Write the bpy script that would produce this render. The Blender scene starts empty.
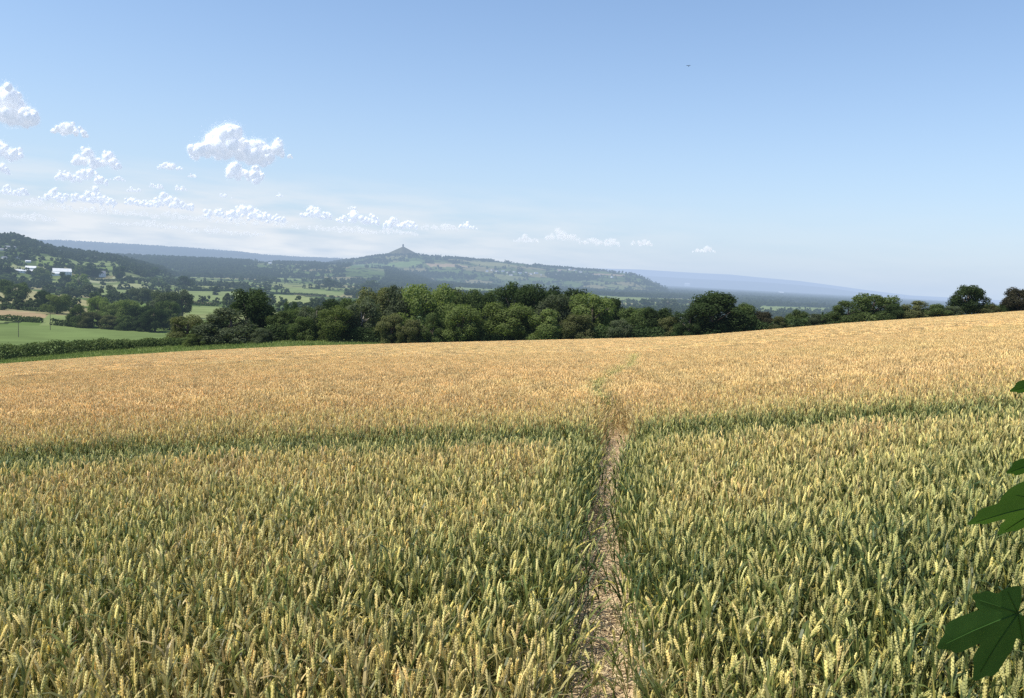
import bpy, math, random
import numpy as np
from mathutils import Vector, Matrix

rng = np.random.default_rng(7)
random.seed(7)
scene = bpy.context.scene
COL = scene.collection
R = math.radians

# ------------------------------------------------------------------ camera
W, H, F = 1024, 698, 775.0
EYE = np.array([0.0, 0.0, 1.8])
PITCH, ROLL = R(5.55), R(3.0)
fwd = np.array([0, math.cos(PITCH), -math.sin(PITCH)])
r0 = np.array([1.0, 0, 0])
u0 = np.cross(r0, fwd)
RIGHT = math.cos(ROLL) * r0 + math.sin(ROLL) * u0
UP = -math.sin(ROLL) * r0 + math.cos(ROLL) * u0
cam = bpy.data.cameras.new('camera')
cam.sensor_width = 36
cam.lens = F / W * 36
cam.clip_start, cam.clip_end = 0.05, 90000
camo = bpy.data.objects.new('camera', cam)
COL.objects.link(camo)
M = Matrix.Identity(4)
for i in range(3):
    M[i][0], M[i][1], M[i][2], M[i][3] = RIGHT[i], UP[i], -fwd[i], EYE[i]
camo.matrix_world = M
scene.camera = camo


def ray(px, py):
    d = fwd + RIGHT * ((px - W / 2) / F) + UP * ((H / 2 - py) / F)
    return d / np.linalg.norm(d)


def at_y(px, py, y):            # world point in that direction at ground distance y ahead
    d = ray(px, py)
    return EYE + d * (y / d[1])


def at_r(px, py, r):            # ... at horizontal distance r
    d = ray(px, py)
    return EYE + d * (r / math.hypot(d[0], d[1]))


# ------------------------------------------------------------------ terrain
def sstep(a, b, x):
    t = np.clip((x - a) / (b - a), 0, 1)
    return t * t * (3 - 2 * t)


EDGE = 128.0                    # the wheat ends here


_ed = [at_y(px, py, EDGE) for px, py in [(-60, 370), (0, 364), (100, 356.5), (200, 350.5), (300, 346), (400, 343.5), (500, 341), (600, 338.7), (650, 337.5), (700, 335.3),
                                           (750, 331.3), (800, 327), (850, 322.8), (900, 319.5), (950, 316), (1000, 312.3), (1080, 306)]]
EDX = np.array([p[0] / EDGE for p in _ed])
EDZ = np.array([(p[2] - EYE[2] + 1.1) / EDGE for p in _ed])      # fall of the field per metre, by bearing


def field_z(x, y):
    s = x / np.maximum(y, 4.0)
    yy = np.clip(y, 0, 230)
    z = np.interp(s, EDX, EDZ) * np.maximum(yy, 4.0) * np.where(y < 4, .5 + .5 * np.clip(y / 4, 0, 1), 1)
    return z


def terr(x, y):
    x = np.asarray(x, float)
    y = np.asarray(y, float)
    P = field_z(x, y)
    P = P + .10 * np.sin(x * .11 + 1) * np.sin(y * .07) * sstep(10, 30, y) * sstep(115, 80, y)
    bank = sstep(-12, -40, x)          # the hedge on the left stands on a bank at the bottom of the field
    P = P + bank * (.62 * sstep(EDGE, EDGE + 1.5, y) + .085 * np.clip(y - EDGE - 1, 0, 16))
    r = np.hypot(x, y)
    V = -41 - 19 * sstep(400, 1500, r) + 1.2 * np.sin(x * .006) * np.cos(y * .005)
    s = sstep(146, 420, y) + 0 * x
    return P * (1 - s) + V * s


def hit(px, py):                # where that ray meets the valley floor
    d = ray(px, py)
    lo, hi = 200.0, 30000.0
    t = lo
    for _ in range(4000):
        p = EYE + d * t
        if p[2] < terr(p[0], p[1]):
            break
        t *= 1.01
        if t > hi:
            break
    lo = t / 1.01
    for _ in range(20):
        m = (lo + t) / 2
        p = EYE + d * m
        if p[2] < terr(p[0], p[1]):
            t = m
        else:
            lo = m
    return EYE + d * t


# ------------------------------------------------------------------ helpers
def mesh_np(name, V, faces, mats=(), mi=None, smooth=False):
    """faces: list of (k, int array Nxk)"""
    me = bpy.data.meshes.new(name)
    V = np.asarray(V, np.float32)
    me.vertices.add(len(V))
    me.vertices.foreach_set('co', V.ravel())
    if not isinstance(faces, list):
        faces = [faces]
    idx = np.concatenate([f.ravel() for f in faces]).astype(np.int32)
    tot = np.concatenate([np.full(len(f), f.shape[1]) for f in faces]).astype(np.int32)
    me.loops.add(len(idx))
    me.loops.foreach_set('vertex_index', idx)
    me.polygons.add(len(tot))
    me.polygons.foreach_set('loop_start', np.concatenate([[0], np.cumsum(tot)[:-1]]).astype(np.int32))
    me.polygons.foreach_set('loop_total', tot)
    for m in mats:
        me.materials.append(m)
    if mi is not None:
        me.polygons.foreach_set('material_index', np.asarray(mi, np.int32))
    if smooth:
        me.polygons.foreach_set('use_smooth', np.ones(len(tot), bool))
    me.update(calc_edges=True)
    me.validate()
    return me


def link(name, me, parent=None):
    o = bpy.data.objects.new(name, me)
    COL.objects.link(o)
    if parent is not None:
        o.parent = parent
    return o


def tag(o, label=None, cat=None, group=None, kind=None):
    if label: o['label'] = label
    if cat: o['category'] = cat
    if group: o['group'] = group
    if kind: o['kind'] = kind
    return o


def empty(name, loc, rz=0, scale=(1, 1, 1)):
    o = bpy.data.objects.new(name, None)
    COL.objects.link(o)
    o.location = [float(v) for v in loc]
    o.rotation_euler = (0, 0, rz)
    o.scale = [float(v) for v in scale]
    return o


class MB:
    """collects boxes, tubes and blades for one mesh"""
    def __init__(s):
        s.V, s.F, s.mi = [], [], []

    def add(s, verts, faces, m=0):
        b = len(s.V)
        s.V += [tuple(map(float, v)) for v in verts]
        for f in faces:
            s.F.append([b + i for i in f])
            s.mi.append(m)

    def box(s, c, d, m=0, rz=0):
        x, y, z = [v / 2 for v in d]
        ca, sa = math.cos(rz), math.sin(rz)
        vs = []
        for sx, sy, sz in [(-1,-1,-1),(1,-1,-1),(1,1,-1),(-1,1,-1),(-1,-1,1),(1,-1,1),(1,1,1),(-1,1,1)]:
            a, b = sx * x, sy * y
            vs.append((c[0] + a * ca - b * sa, c[1] + a * sa + b * ca, c[2] + sz * z))
        s.add(vs, [(0,3,2,1),(4,5,6,7),(0,1,5,4),(1,2,6,5),(2,3,7,6),(3,0,4,7)], m)

    def tube(s, pts, rad, n=6, m=0, cap=True):
        pts = [np.array(p, float) for p in pts]
        vs = []
        for i, p in enumerate(pts):
            t = pts[min(i + 1, len(pts) - 1)] - pts[max(i - 1, 0)]
            t = t / (np.linalg.norm(t) + 1e-12)
            a = np.cross(t, [0.31, 0.9, .17] if abs(t[2]) > .8 else [0, 0, 1])
            a /= np.linalg.norm(a)
            b = np.cross(t, a)
            for k in range(n):
                w = 2 * math.pi * k / n
                vs.append(p + rad[i] * (a * math.cos(w) + b * math.sin(w)))
        fs = []
        for i in range(len(pts) - 1):
            for k in range(n):
                k2 = (k + 1) % n
                fs.append((i * n + k, i * n + k2, (i + 1) * n + k2, (i + 1) * n + k))
        if cap:
            fs.append(tuple(range(n))[::-1])
            fs.append(tuple((len(pts) - 1) * n + k for k in range(n)))
        s.add(vs, fs, m)

    def mesh(s, name, mats, smooth=False):
        me = bpy.data.meshes.new(name)
        me.from_pydata(s.V, [], s.F)
        for m in mats: me.materials.append(m)
        me.polygons.foreach_set('material_index', np.array(s.mi, np.int32))
        if smooth:
            me.polygons.foreach_set('use_smooth', np.ones(len(s.F), bool))
        me.update()
        return me


# ------------------------------------------------------------------ materials
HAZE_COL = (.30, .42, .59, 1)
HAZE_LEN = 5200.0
hg = bpy.data.node_groups.new('aerial_haze', 'ShaderNodeTree')  # haze is put into each surface as a glow that grows with distance
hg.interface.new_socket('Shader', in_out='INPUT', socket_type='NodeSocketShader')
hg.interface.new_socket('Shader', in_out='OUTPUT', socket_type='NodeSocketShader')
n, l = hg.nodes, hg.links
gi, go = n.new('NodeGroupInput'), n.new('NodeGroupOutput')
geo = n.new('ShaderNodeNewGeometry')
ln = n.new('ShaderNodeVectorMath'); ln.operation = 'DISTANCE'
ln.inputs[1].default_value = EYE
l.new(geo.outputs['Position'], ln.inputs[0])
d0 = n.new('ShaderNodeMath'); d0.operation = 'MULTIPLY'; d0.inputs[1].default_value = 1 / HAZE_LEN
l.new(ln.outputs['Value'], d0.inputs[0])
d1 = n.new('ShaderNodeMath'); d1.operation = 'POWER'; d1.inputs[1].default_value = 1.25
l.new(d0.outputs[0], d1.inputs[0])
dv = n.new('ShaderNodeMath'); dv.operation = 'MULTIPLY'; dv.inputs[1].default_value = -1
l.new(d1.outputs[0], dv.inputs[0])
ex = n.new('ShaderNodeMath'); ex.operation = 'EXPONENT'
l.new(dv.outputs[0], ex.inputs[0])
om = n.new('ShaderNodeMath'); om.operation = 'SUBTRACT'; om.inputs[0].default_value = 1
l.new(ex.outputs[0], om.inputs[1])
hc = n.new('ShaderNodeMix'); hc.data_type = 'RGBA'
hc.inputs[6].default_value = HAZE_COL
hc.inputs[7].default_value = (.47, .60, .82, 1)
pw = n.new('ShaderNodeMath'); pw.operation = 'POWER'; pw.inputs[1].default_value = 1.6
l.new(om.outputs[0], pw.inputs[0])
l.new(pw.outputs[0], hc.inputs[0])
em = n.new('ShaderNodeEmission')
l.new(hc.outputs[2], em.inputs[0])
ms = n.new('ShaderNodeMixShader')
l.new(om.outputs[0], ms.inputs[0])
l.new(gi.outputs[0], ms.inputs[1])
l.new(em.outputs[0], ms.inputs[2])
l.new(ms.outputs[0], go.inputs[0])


def new_mat(name):
    m = bpy.data.materials.new(name)
    m.use_nodes = True
    m.node_tree.nodes.clear()
    m.cycles.emission_sampling = 'NONE'
    return m, m.node_tree.nodes, m.node_tree.links


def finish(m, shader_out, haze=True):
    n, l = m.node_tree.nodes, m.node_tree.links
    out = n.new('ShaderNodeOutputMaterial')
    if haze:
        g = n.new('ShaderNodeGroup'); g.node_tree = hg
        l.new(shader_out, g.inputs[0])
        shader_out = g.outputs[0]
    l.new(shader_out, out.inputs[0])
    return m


def noise_mix(n, l, c1, c2, scale, coord='Object', detail=4, lo=.35, hi=.65):
    tc = n.new('ShaderNodeTexCoord')
    nz = n.new('ShaderNodeTexNoise'); nz.inputs['Scale'].default_value = scale
    nz.inputs['Detail'].default_value = detail
    l.new(tc.outputs[coord], nz.inputs['Vector'])
    mr = n.new('ShaderNodeMapRange')
    mr.inputs[1].default_value, mr.inputs[2].default_value = lo, hi
    l.new(nz.outputs[0], mr.inputs[0])
    mx = n.new('ShaderNodeMix'); mx.data_type = 'RGBA'
    mx.inputs[6].default_value = (*c1, 1)
    mx.inputs[7].default_value = (*c2, 1)
    l.new(mr.outputs[0], mx.inputs[0])
    return mx.outputs[2]


def plain(name, c1, c2=None, scale=2.0, rough=.8, haze=True, coord='Object'):
    m, n, l = new_mat(name)
    b = n.new('ShaderNodeBsdfPrincipled')
    b.inputs['Roughness'].default_value = rough
    b.inputs['Specular IOR Level'].default_value = .2
    c2 = c2 or tuple(v * .75 for v in c1)
    l.new(noise_mix(n, l, c1, c2, scale, coord), b.inputs['Base Color'])
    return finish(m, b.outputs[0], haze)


def foliage(name, dark, light, trans=.35, scale=.6):
    """leaf material: clumpy light and dark, a per-object shift, thin leaves let light through"""
    m, n, l = new_mat(name)
    col = noise_mix(n, l, dark, light, scale, 'Object', 3, .3, .7)
    oi = n.new('ShaderNodeObjectInfo')
    hv = n.new('ShaderNodeHueSaturation')
    mr = n.new('ShaderNodeMapRange'); mr.inputs[3].default_value, mr.inputs[4].default_value = .75, 1.2
    l.new(oi.outputs['Random'], mr.inputs[0])
    l.new(mr.outputs[0], hv.inputs['Value'])
    l.new(col, hv.inputs['Color'])
    d = n.new('ShaderNodeBsdfDiffuse'); l.new(hv.outputs[0], d.inputs[0])
    t = n.new('ShaderNodeBsdfTranslucent')
    tm = n.new('ShaderNodeMix'); tm.data_type = 'RGBA'; tm.blend_type = 'MULTIPLY'
    tm.inputs[0].default_value = 1
    tm.inputs[7].default_value = (1.1, 1.25, .55, 1)
    l.new(hv.outputs[0], tm.inputs[6])
    l.new(tm.outputs[2], t.inputs[0])
    mx = n.new('ShaderNodeMixShader'); mx.inputs[0].default_value = trans
    l.new(d.outputs[0], mx.inputs[1]); l.new(t.outputs[0], mx.inputs[2])
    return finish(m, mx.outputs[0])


LEAF = {
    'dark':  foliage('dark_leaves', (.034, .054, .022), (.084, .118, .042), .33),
    'mid':   foliage('mid_green_leaves', (.064, .094, .034), (.150, .188, .066), .38),
    'light': foliage('light_green_leaves', (.112, .146, .046), (.225, .268, .095), .42),
    'grey':  foliage('grey_green_leaves', (.076, .096, .050), (.150, .172, .095), .35),
    'olive': foliage('olive_leaves', (.090, .100, .040), (.185, .190, .082), .35),
    'red':   foliage('purplish_leaves', (.034, .034, .020), (.068, .062, .036), .25),
    'far':   foliage('far_woodland_leaves', (.045, .064, .028), (.120, .145, .060), .25, .03),
}
BARK = plain('bark', (.16, .13, .10), (.07, .055, .045), 3)
PALE_BARK = plain('pale_bark', (.42, .38, .33), (.2, .17, .14), 3)

# ------------------------------------------------------------------ pasture plots (valley floor), colours
def poly_xy(pts):
    return [tuple(hit(*p)[:2]) for p in pts]


GREEN, LGREEN, STRAW, TAN, PALE = (.105, .165, .045), (.185, .225, .085), (.27, .25, .12), (.34, .25, .14), (.26, .27, .13)
PLOTS = [(poly_xy(p), c) for p, c in [
    ([(-30, 325), (0, 325.5), (45, 325), (100, 327), (180, 333.5), (195, 349), (-30, 356)], (.135, .180, .060)),
    ([(-30, 318), (15, 321), (-30, 326)], LGREEN),
    ([(-30, 309), (0, 310), (30, 312), (48, 315), (46, 318), (-30, 317)], TAN),
    ([(48, 314), (68, 316), (68, 325), (40, 325)], LGREEN),
    ([(-30, 292), (0, 292.5), (20, 287), (85, 300), (92, 302), (92, 306), (60, 306), (-30, 304)], STRAW),
    ([(92, 289), (130, 290), (140, 298), (92, 298)], LGREEN),
    ([(188, 291), (245, 291), (232, 301), (188, 301)], LGREEN),
    ([(186, 301), (216, 303.2), (216, 304.5), (186, 303)], (.42, .30, .20)),
    ([(186, 306), (225, 307), (222, 314), (186, 314)], LGREEN),
    ([(278, 287.5), (300, 288), (346, 293), (340, 296), (290, 293)], LGREEN),
    ([(275, 295), (300, 295.5), (327, 300), (300, 305), (275, 304)], (.23, .26, .10)),
    ([(345, 279), (385, 280), (385, 283), (345, 282)], GREEN),
    ([(455, 287), (497, 289.5), (497, 293), (455, 291)], LGREEN),
    ([(588, 295.5), (650, 298), (705, 299.5), (705, 303), (588, 300)], LGREEN),
    ([(760, 306), (830, 308), (830, 311), (760, 311)], LGREEN),
]]


def in_poly(x, y, poly):
    c = np.zeros(x.shape, bool)
    j = len(poly) - 1
    for i in range(len(poly)):
        xi, yi = poly[i]
        xj, yj = poly[j]
        k = ((yi > y) != (yj > y)) & (x < (xj - xi) * (y - yi) / (yj - yi + 1e-12) + xi)
        c ^= k
        j = i
    return c


def hash2(i, j, k):
    v = np.sin(i * 127.1 + j * 311.7 + k * 74.7) * 43758.5453
    return v - np.floor(v)


CA, SA = math.cos(.25), math.sin(.25)


def cells(x, y, sx=180.0, sy=115.0):
    """farm plots: id hash and distance to the plot's boundary"""
    u, v = (x * CA + y * SA) / sx, (-x * SA + y * CA) / sy
    iu, iv = np.floor(u), np.floor(v)
    d1 = np.full(x.shape, 1e9); d2 = d1.copy(); hid = np.zeros(x.shape)
    for di in (-1, 0, 1):
        for dj in (-1, 0, 1):
            a, b = iu + di, iv + dj
            px = a + .5 + .7 * (hash2(a, b, 1) - .5)
            py = b + .5 + .7 * (hash2(a, b, 2) - .5)
            d = np.hypot((u - px) * sx, (v - py) * sy)
            cl = d < d1
            d2 = np.where(cl, d1, np.minimum(d2, d))
            hid = np.where(cl, hash2(a, b, 3), hid)
            d1 = np.where(cl, d, d1)
    return hid, (d2 - d1) / 2


# ------------------------------------------------------------------ hills: crest lines seen on the skyline, built at their distance
HILLS = [
    # name, distance, half depth, crest (px, py)
    ('hill', 2500, 1150, [(-160, 228), (-60, 233), (0, 237.5), (14, 237), (26, 241), (40, 245.5), (55, 249.5), (75, 252.8), (100, 256), (122, 259.8), (142, 264.5), (165, 271.5), (185, 281)]),
    ('hill', 4700, 1100, [(262, 279), (285, 272.5), (305, 268), (325, 264.5), (342, 261.8), (358, 259.6), (370, 257.6), (378, 256.4), (390, 255.8), (403, 255.4), (416, 255.2), (424, 255.8), (450, 258.3), (480, 260.7),
                          (520, 263.3), (545, 267.2), (580, 270), (605, 271.5), (625, 273.3), (640, 276.3), (652, 281.5), (668, 290)]),
    ('distant_ridge', 7800, 1700, [(-200, 236), (-60, 238), (40, 241.3), (65, 241.6), (100, 243.5), (150, 246.5), (190, 249), (240, 252.8), (270, 256.2), (300, 258), (330, 259), (360, 260.5), (420, 267), (480, 274), (520, 281)]),
    ('distant_ridge', 19000, 3500, [(380, 270), (470, 266), (540, 268), (600, 268.5), (640, 269.5), (700, 273.2), (730, 274.5), (760, 277.5), (800, 281), (830, 285), (870, 290.5), (920, 296.5), (1000, 304)]),
    ('distant_ridge', 12500, 1500, [(520, 280), (560, 275), (640, 275.5), (700, 279), (760, 282), (800, 285), (830, 288), (860, 292.5), (900, 297)]),
    ('hill', 4690, 150, [(381, 272), (385, 254.6), (389, 252.4), (396, 249.2), (402, 246.6), (404.5, 246.6), (410, 249.6), (416, 252.8), (420, 254.8), (425, 272)]),
    ('hill', 3900, 1300, [(-80, 251), (40, 253), (100, 255.8), (150, 258), (200, 260), (260, 262.5), (310, 264), (350, 265), (390, 269), (425, 278), (440, 284)]),
]
hill_fns = []
for name, rc, rw, crest in HILLS:
    az, zz = [], []
    for px, py in crest:
        p = at_r(px, py, rc)
        az.append(math.atan2(p[0], p[1]))
        zz.append(p[2])
    hill_fns.append((name, rc, rw, np.array(az), np.array(zz)))


def hill_z(k, a, r):
    name, rc, rw, az, zz = hill_fns[k]
    top = np.interp(a, az, zz, left=-90, right=-90)
    t = np.clip(np.abs(r - rc) / rw, 0, 1)
    prof = np.cos(t * np.pi / 2) ** 1.6
    if k == 5:
        prof = np.clip(1 - t, 0, 1)
    b = -64.0
    return b + (top - b) * prof + (8 * np.sin(a * 90 + r * .003) * prof * (1 - prof) * 2 if k == 0 else 0)


def ground_z(x, y):
    x = np.asarray(x, float); y = np.asarray(y, float)
    z = terr(x, y)
    a, r = np.arctan2(x, y), np.hypot(x, y)
    for k in range(len(hill_fns)):
        z = np.maximum(z, hill_z(k, a, r))
    return z


# ground colours as attribute
def plot_colour(x, y):
    hid, bd = cells(x, y)
    pal = np.array([(.12, .17, .05), (.16, .20, .075), (.20, .22, .09), (.10, .14, .045), (.24, .22, .11), (.13, .18, .06), (.075, .11, .035), (.17, .20, .08)])
    c = pal[(hid * 7.999).astype(int)]
    c = np.where((bd < 5)[..., None], np.array((.035, .05, .02)), c)
    return c


def attr_ground_material():
    m, n, l = new_mat('valley_ground')
    at = n.new('ShaderNodeAttribute'); at.attribute_name = 'tone'
    tc = n.new('ShaderNodeTexCoord')
    nz = n.new('ShaderNodeTexNoise'); nz.inputs['Scale'].default_value = .035; nz.inputs['Detail'].default_value = 8
    l.new(tc.outputs['Object'], nz.inputs['Vector'])
    mr = n.new('ShaderNodeMapRange'); mr.inputs[1].default_value, mr.inputs[2].default_value = .3, .7
    mr.inputs[3].default_value, mr.inputs[4].default_value = .8, 1.2
    l.new(nz.outputs[0], mr.inputs[0])
    mx = n.new('ShaderNodeMix'); mx.data_type = 'RGBA'; mx.blend_type = 'MULTIPLY'; mx.inputs[0].default_value = 1
    l.new(at.outputs['Color'], mx.inputs[6]); l.new(mr.outputs[0], mx.inputs[7])
    d = n.new('ShaderNodeBsdfDiffuse'); l.new(mx.outputs[2], d.inputs[0])
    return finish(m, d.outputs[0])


GROUND = attr_ground_material()


def grid_obj(name, X, Y, Z, colour, mat):
    nr, na = X.shape
    V = np.stack([X, Y, Z], -1).reshape(-1, 3)
    i = np.arange(nr * na).reshape(nr, na)
    q = np.stack([i[:-1, :-1], i[:-1, 1:], i[1:, 1:], i[1:, :-1]], -1).reshape(-1, 4)
    me = mesh_np(name, V, q, [mat], smooth=True)
    at = me.attributes.new('tone', 'FLOAT_COLOR', 'POINT')
    c = np.concatenate([colour.reshape(-1, 3), np.ones((nr * na, 1))], 1).astype(np.float32)
    at.data.foreach_set('color', c.ravel())
    o = link(name, me)
    return tag(o, kind='structure')


azs = np.concatenate([np.arange(-180, -44, 4.0), np.arange(-44, 44, .11), np.arange(44, 180.1, 4.0)])
rs = np.concatenate([[.02, .3], np.exp(np.arange(0, math.log(60000), .0165))])
A, RR = np.meshgrid(np.radians(azs), rs)
X, Y = RR * np.sin(A), RR * np.cos(A)
Z = terr(X, Y)
Z = Z - .02 * (RR < 0)
soil = np.array((.20, .145, .085))
near = (Y < EDGE + 1)
C = plot_colour(X, Y)
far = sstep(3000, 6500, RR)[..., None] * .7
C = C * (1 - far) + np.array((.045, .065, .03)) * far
margin = (.14, .185, .06)
C = np.where(((Y < 400) & (Y > EDGE))[..., None], np.array(margin), C)
C = np.where(near[..., None], soil, C)
for poly, c in PLOTS:
    C = np.where((in_poly(X, Y, poly) & (Y > 150))[..., None], np.array(c), C)
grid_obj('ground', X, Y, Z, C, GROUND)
def put(px, py):
    d = ray(px, py)
    t = 200.0
    for _ in range(3000):
        p = EYE + d * t
        if p[2] < float(ground_z(p[0], p[1])): return p
        t *= 1.004
        if t > 15000: break
    p = EYE + d * 4500
    p[2] = float(ground_z(p[0], p[1]))
    return p


HPLOTS = [([tuple(put(*q)[:2]) for q in p], c) for p, c in [
    ([(34, 256.5), (70, 259.5), (118, 264), (118, 266), (70, 263), (34, 260)], LGREEN),
    ([(36, 261), (70, 264), (118, 267), (118, 269), (70, 267.5), (36, 265)], (.15, .20, .06)),
    ([(2, 265), (36, 266.5), (60, 269), (30, 273), (2, 270)], PALE),
    ([(18, 276), (60, 278.5), (60, 286), (40, 284), (18, 280)], LGREEN),
    ([(90, 278.5), (152, 281.5), (152, 284), (90, 282.5)], (.30, .31, .17)),
    ([(90, 284.5), (150, 286), (150, 289), (90, 288)], PALE),
    ([(90, 291), (125, 292), (130, 297), (92, 298)], LGREEN),
    ([(190, 280), (240, 281.5), (240, 283), (190, 282)], LGREEN),
    ([(275, 278), (340, 280), (340, 282), (275, 280.5)], LGREEN),
    ([(275, 284), (330, 285.5), (330, 287), (275, 286)], GREEN),
    ([(388, 263), (420, 261), (424, 266.5), (385, 267.5)], (.15, .21, .07)),
    ([(352, 265), (385, 264), (380, 268), (350, 269)], (.11, .16, .06)),
    ([(426, 263.5), (455, 264), (472, 267.5), (430, 267)], (.33, .25, .15)),
    ([(465, 261.5), (498, 262.5), (520, 267), (480, 266)], (.22, .22, .10)),
    ([(556, 268), (575, 269.5), (574, 271), (556, 270)], (.30, .25, .18)),
    ([(590, 273.5), (625, 275), (624, 276.5), (592, 275)], (.28, .22, .14)),
]]
# hills
for k, (name, rc, rw, az, zz) in enumerate(hill_fns):
    a = np.linspace(az[0], az[-1], 420)
    r = np.linspace(rc - rw, rc + rw, 90)
    A2, R2 = np.meshgrid(a, r)
    Z2 = hill_z(k, A2, R2)
    X2, Y2 = R2 * np.sin(A2), R2 * np.cos(A2)
    c = plot_colour(X2, Y2)
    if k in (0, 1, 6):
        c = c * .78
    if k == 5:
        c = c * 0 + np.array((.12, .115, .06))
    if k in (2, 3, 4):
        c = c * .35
    if k in (0, 1, 6):
        for poly, pc in HPLOTS:
            c = np.where(in_poly(X2, Y2, poly)[..., None], np.array(pc), c)
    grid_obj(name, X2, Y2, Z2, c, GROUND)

# ------------------------------------------------------------------ crowns
def leaf_quads(P, N, size, jit=.8, aspect=1.0):
    """one small quad per point, its plane scattered about the normals N"""
    n_ = len(P)
    N = N + rng.normal(0, jit, (n_, 3))
    N /= np.linalg.norm(N, axis=1)[:, None] + 1e-9
    T = np.cross(N, rng.normal(0, 1, (n_, 3)))
    T /= np.linalg.norm(T, axis=1)[:, None] + 1e-9
    B = np.cross(N, T)
    s = (size * rng.uniform(.6, 1.3, n_))[:, None] / 2
    T, B = T * s, B * s * aspect
    V = np.stack([P - T - B * .6, P + T * .2 - B, P + T + B * .5, P - T * .3 + B], 1).reshape(-1, 3)
    Q = np.arange(n_ * 4).reshape(-1, 4)
    return V, Q


def crown_mesh(name, seed, count, leaf, low=.05, kind='round', blobs=36):
    """crown about 1 wide and 1 high, base at 0, made of leaf sprays in many clumps"""
    global rng
    keep = rng
    rng = np.random.default_rng(seed)
    P, N = [], []
    cs, rr = [], []
    while len(cs) < blobs:
        u = rng.uniform(low + .06, .87)
        if kind == 'round':
            prof = math.sqrt(max(0, 1 - ((u - .5) / .5) ** 2)) ** .8
        elif kind == 'skirt':
            prof = min(1, (1 - u) * 1.9) ** .75
        elif kind == 'oval':
            prof = math.sin(math.pi * min(1, u * .9 + .1)) ** .6 * .95
        else:
            prof = (.45 + .55 * math.sqrt(max(0, 1 - ((u - .62) / .42) ** 2))) if u > .2 else .4
        a = rng.uniform(0, 2 * math.pi)
        d = .38 * prof * math.sqrt(rng.uniform(.15, 1)) * rng.uniform(.85, 1.12)
        cs.append((d * math.cos(a), d * math.sin(a), u))
        rr.append(rng.uniform(.085, .17))
    cs = np.array(cs); rr = np.array(rr)
    w = rr ** 2; w /= w.sum()
    ids = rng.choice(blobs, count, p=w)
    D = rng.normal(0, 1, (count, 3)); D[:, 2] += .25
    D /= np.linalg.norm(D, axis=1)[:, None]
    rad = rr[ids] * (1 - np.abs(rng.normal(0, .28, count))).clip(.1) * (1 + .22 * np.sin(D[:, 0] * 9 + ids) * np.cos(D[:, 2] * 8))
    stray = rng.uniform(0, 1, count) < .05
    rad = np.where(stray, rr[ids] * rng.uniform(1, 1.16, count), rad)
    P = cs[ids] + D * rad[:, None]
    P[:, 2] = P[:, 2].clip(.0)
    V, Q = leaf_quads(P, D, leaf, .45)
    rng = keep
    return mesh_np(name, V, Q)


def trunk_mesh(name, seed, low):
    r_ = random.Random(seed)
    mb = MB()
    mb.tube([(0, 0, -.03), (r_.uniform(-.01, .01), 0, .2), (r_.uniform(-.03, .03), r_.uniform(-.03, .03), .48), (r_.uniform(-.05, .05), 0, .8)], [.04, .03, .022, .006], 8)
    for k in range(5):
        a = k * 1.3 + r_.uniform(0, .7)
        z0 = r_.uniform(.2, .5)
        mb.tube([(0, 0, z0), (.14 * math.cos(a), .14 * math.sin(a), z0 + .13), (.3 * math.cos(a), .3 * math.sin(a), z0 + .28)], [.017, .011, .003], 6)
    return mb.mesh(name, [BARK], True)


CROWN = {}
for kind, lows in (('round', .1), ('skirt', .0), ('oval', .02), ('open', .18)):
    for k in range(3):
        CROWN[kind, k] = (crown_mesh('crown', 100 + 10 * len(CROWN) + k, 15000, .027, lows, kind, 34 + 6 * k), trunk_mesh('trunk', 5 + len(CROWN), lows))
SMALL = {}
for kind, lows in (('round', .05), ('skirt', .0), ('oval', .02), ('open', .15)):
    SMALL[kind] = (crown_mesh('crown', 900 + len(SMALL), 1500, .07, lows, kind, 26), trunk_mesh('trunk', 60 + len(SMALL), lows))
for d in list(CROWN.values()) + list(SMALL.values()):
    d[0].materials.append(LEAF['mid'])

_tn = [0]


def tree(name, label, loc, w, h, leaf, kind, group, small=False, cat='tree', trunk=True, bark=None):
    _tn[0] += 1
    i = _tn[0]
    cm, tm = SMALL[kind] if small else CROWN[kind, i % 3]
    o = empty(name, loc, (i * 2.399) % 6.283, (w, w, h))
    tag(o, label, cat, group)
    c = link('crown', cm, o)
    c.material_slots[0].link = 'OBJECT'
    c.material_slots[0].material = LEAF[leaf]
    if trunk:
        t = link('trunk', tm, o)
        if bark:
            t.material_slots[0].link = 'OBJECT'
            t.material_slots[0].material = bark
    return o


def ptree(px, top, wpx, Y, leaf, kind, label, name='hedgerow_tree', group='trees and bushes along the field edge', cat='tree', trunk=True, bark=None, sink=.0):
    """stand a tree Y metres ahead so that its crown spans wpx and reaches row top"""
    t = at_y(px, top, Y)
    z = float(terr(t[0], t[1])) - sink
    w = wpx * Y / F * 1.22
    return tree(name, label, (t[0], t[1], z), w, (t[2] - z) / 1.0, leaf, kind, group, False, cat, trunk, bark)


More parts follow.
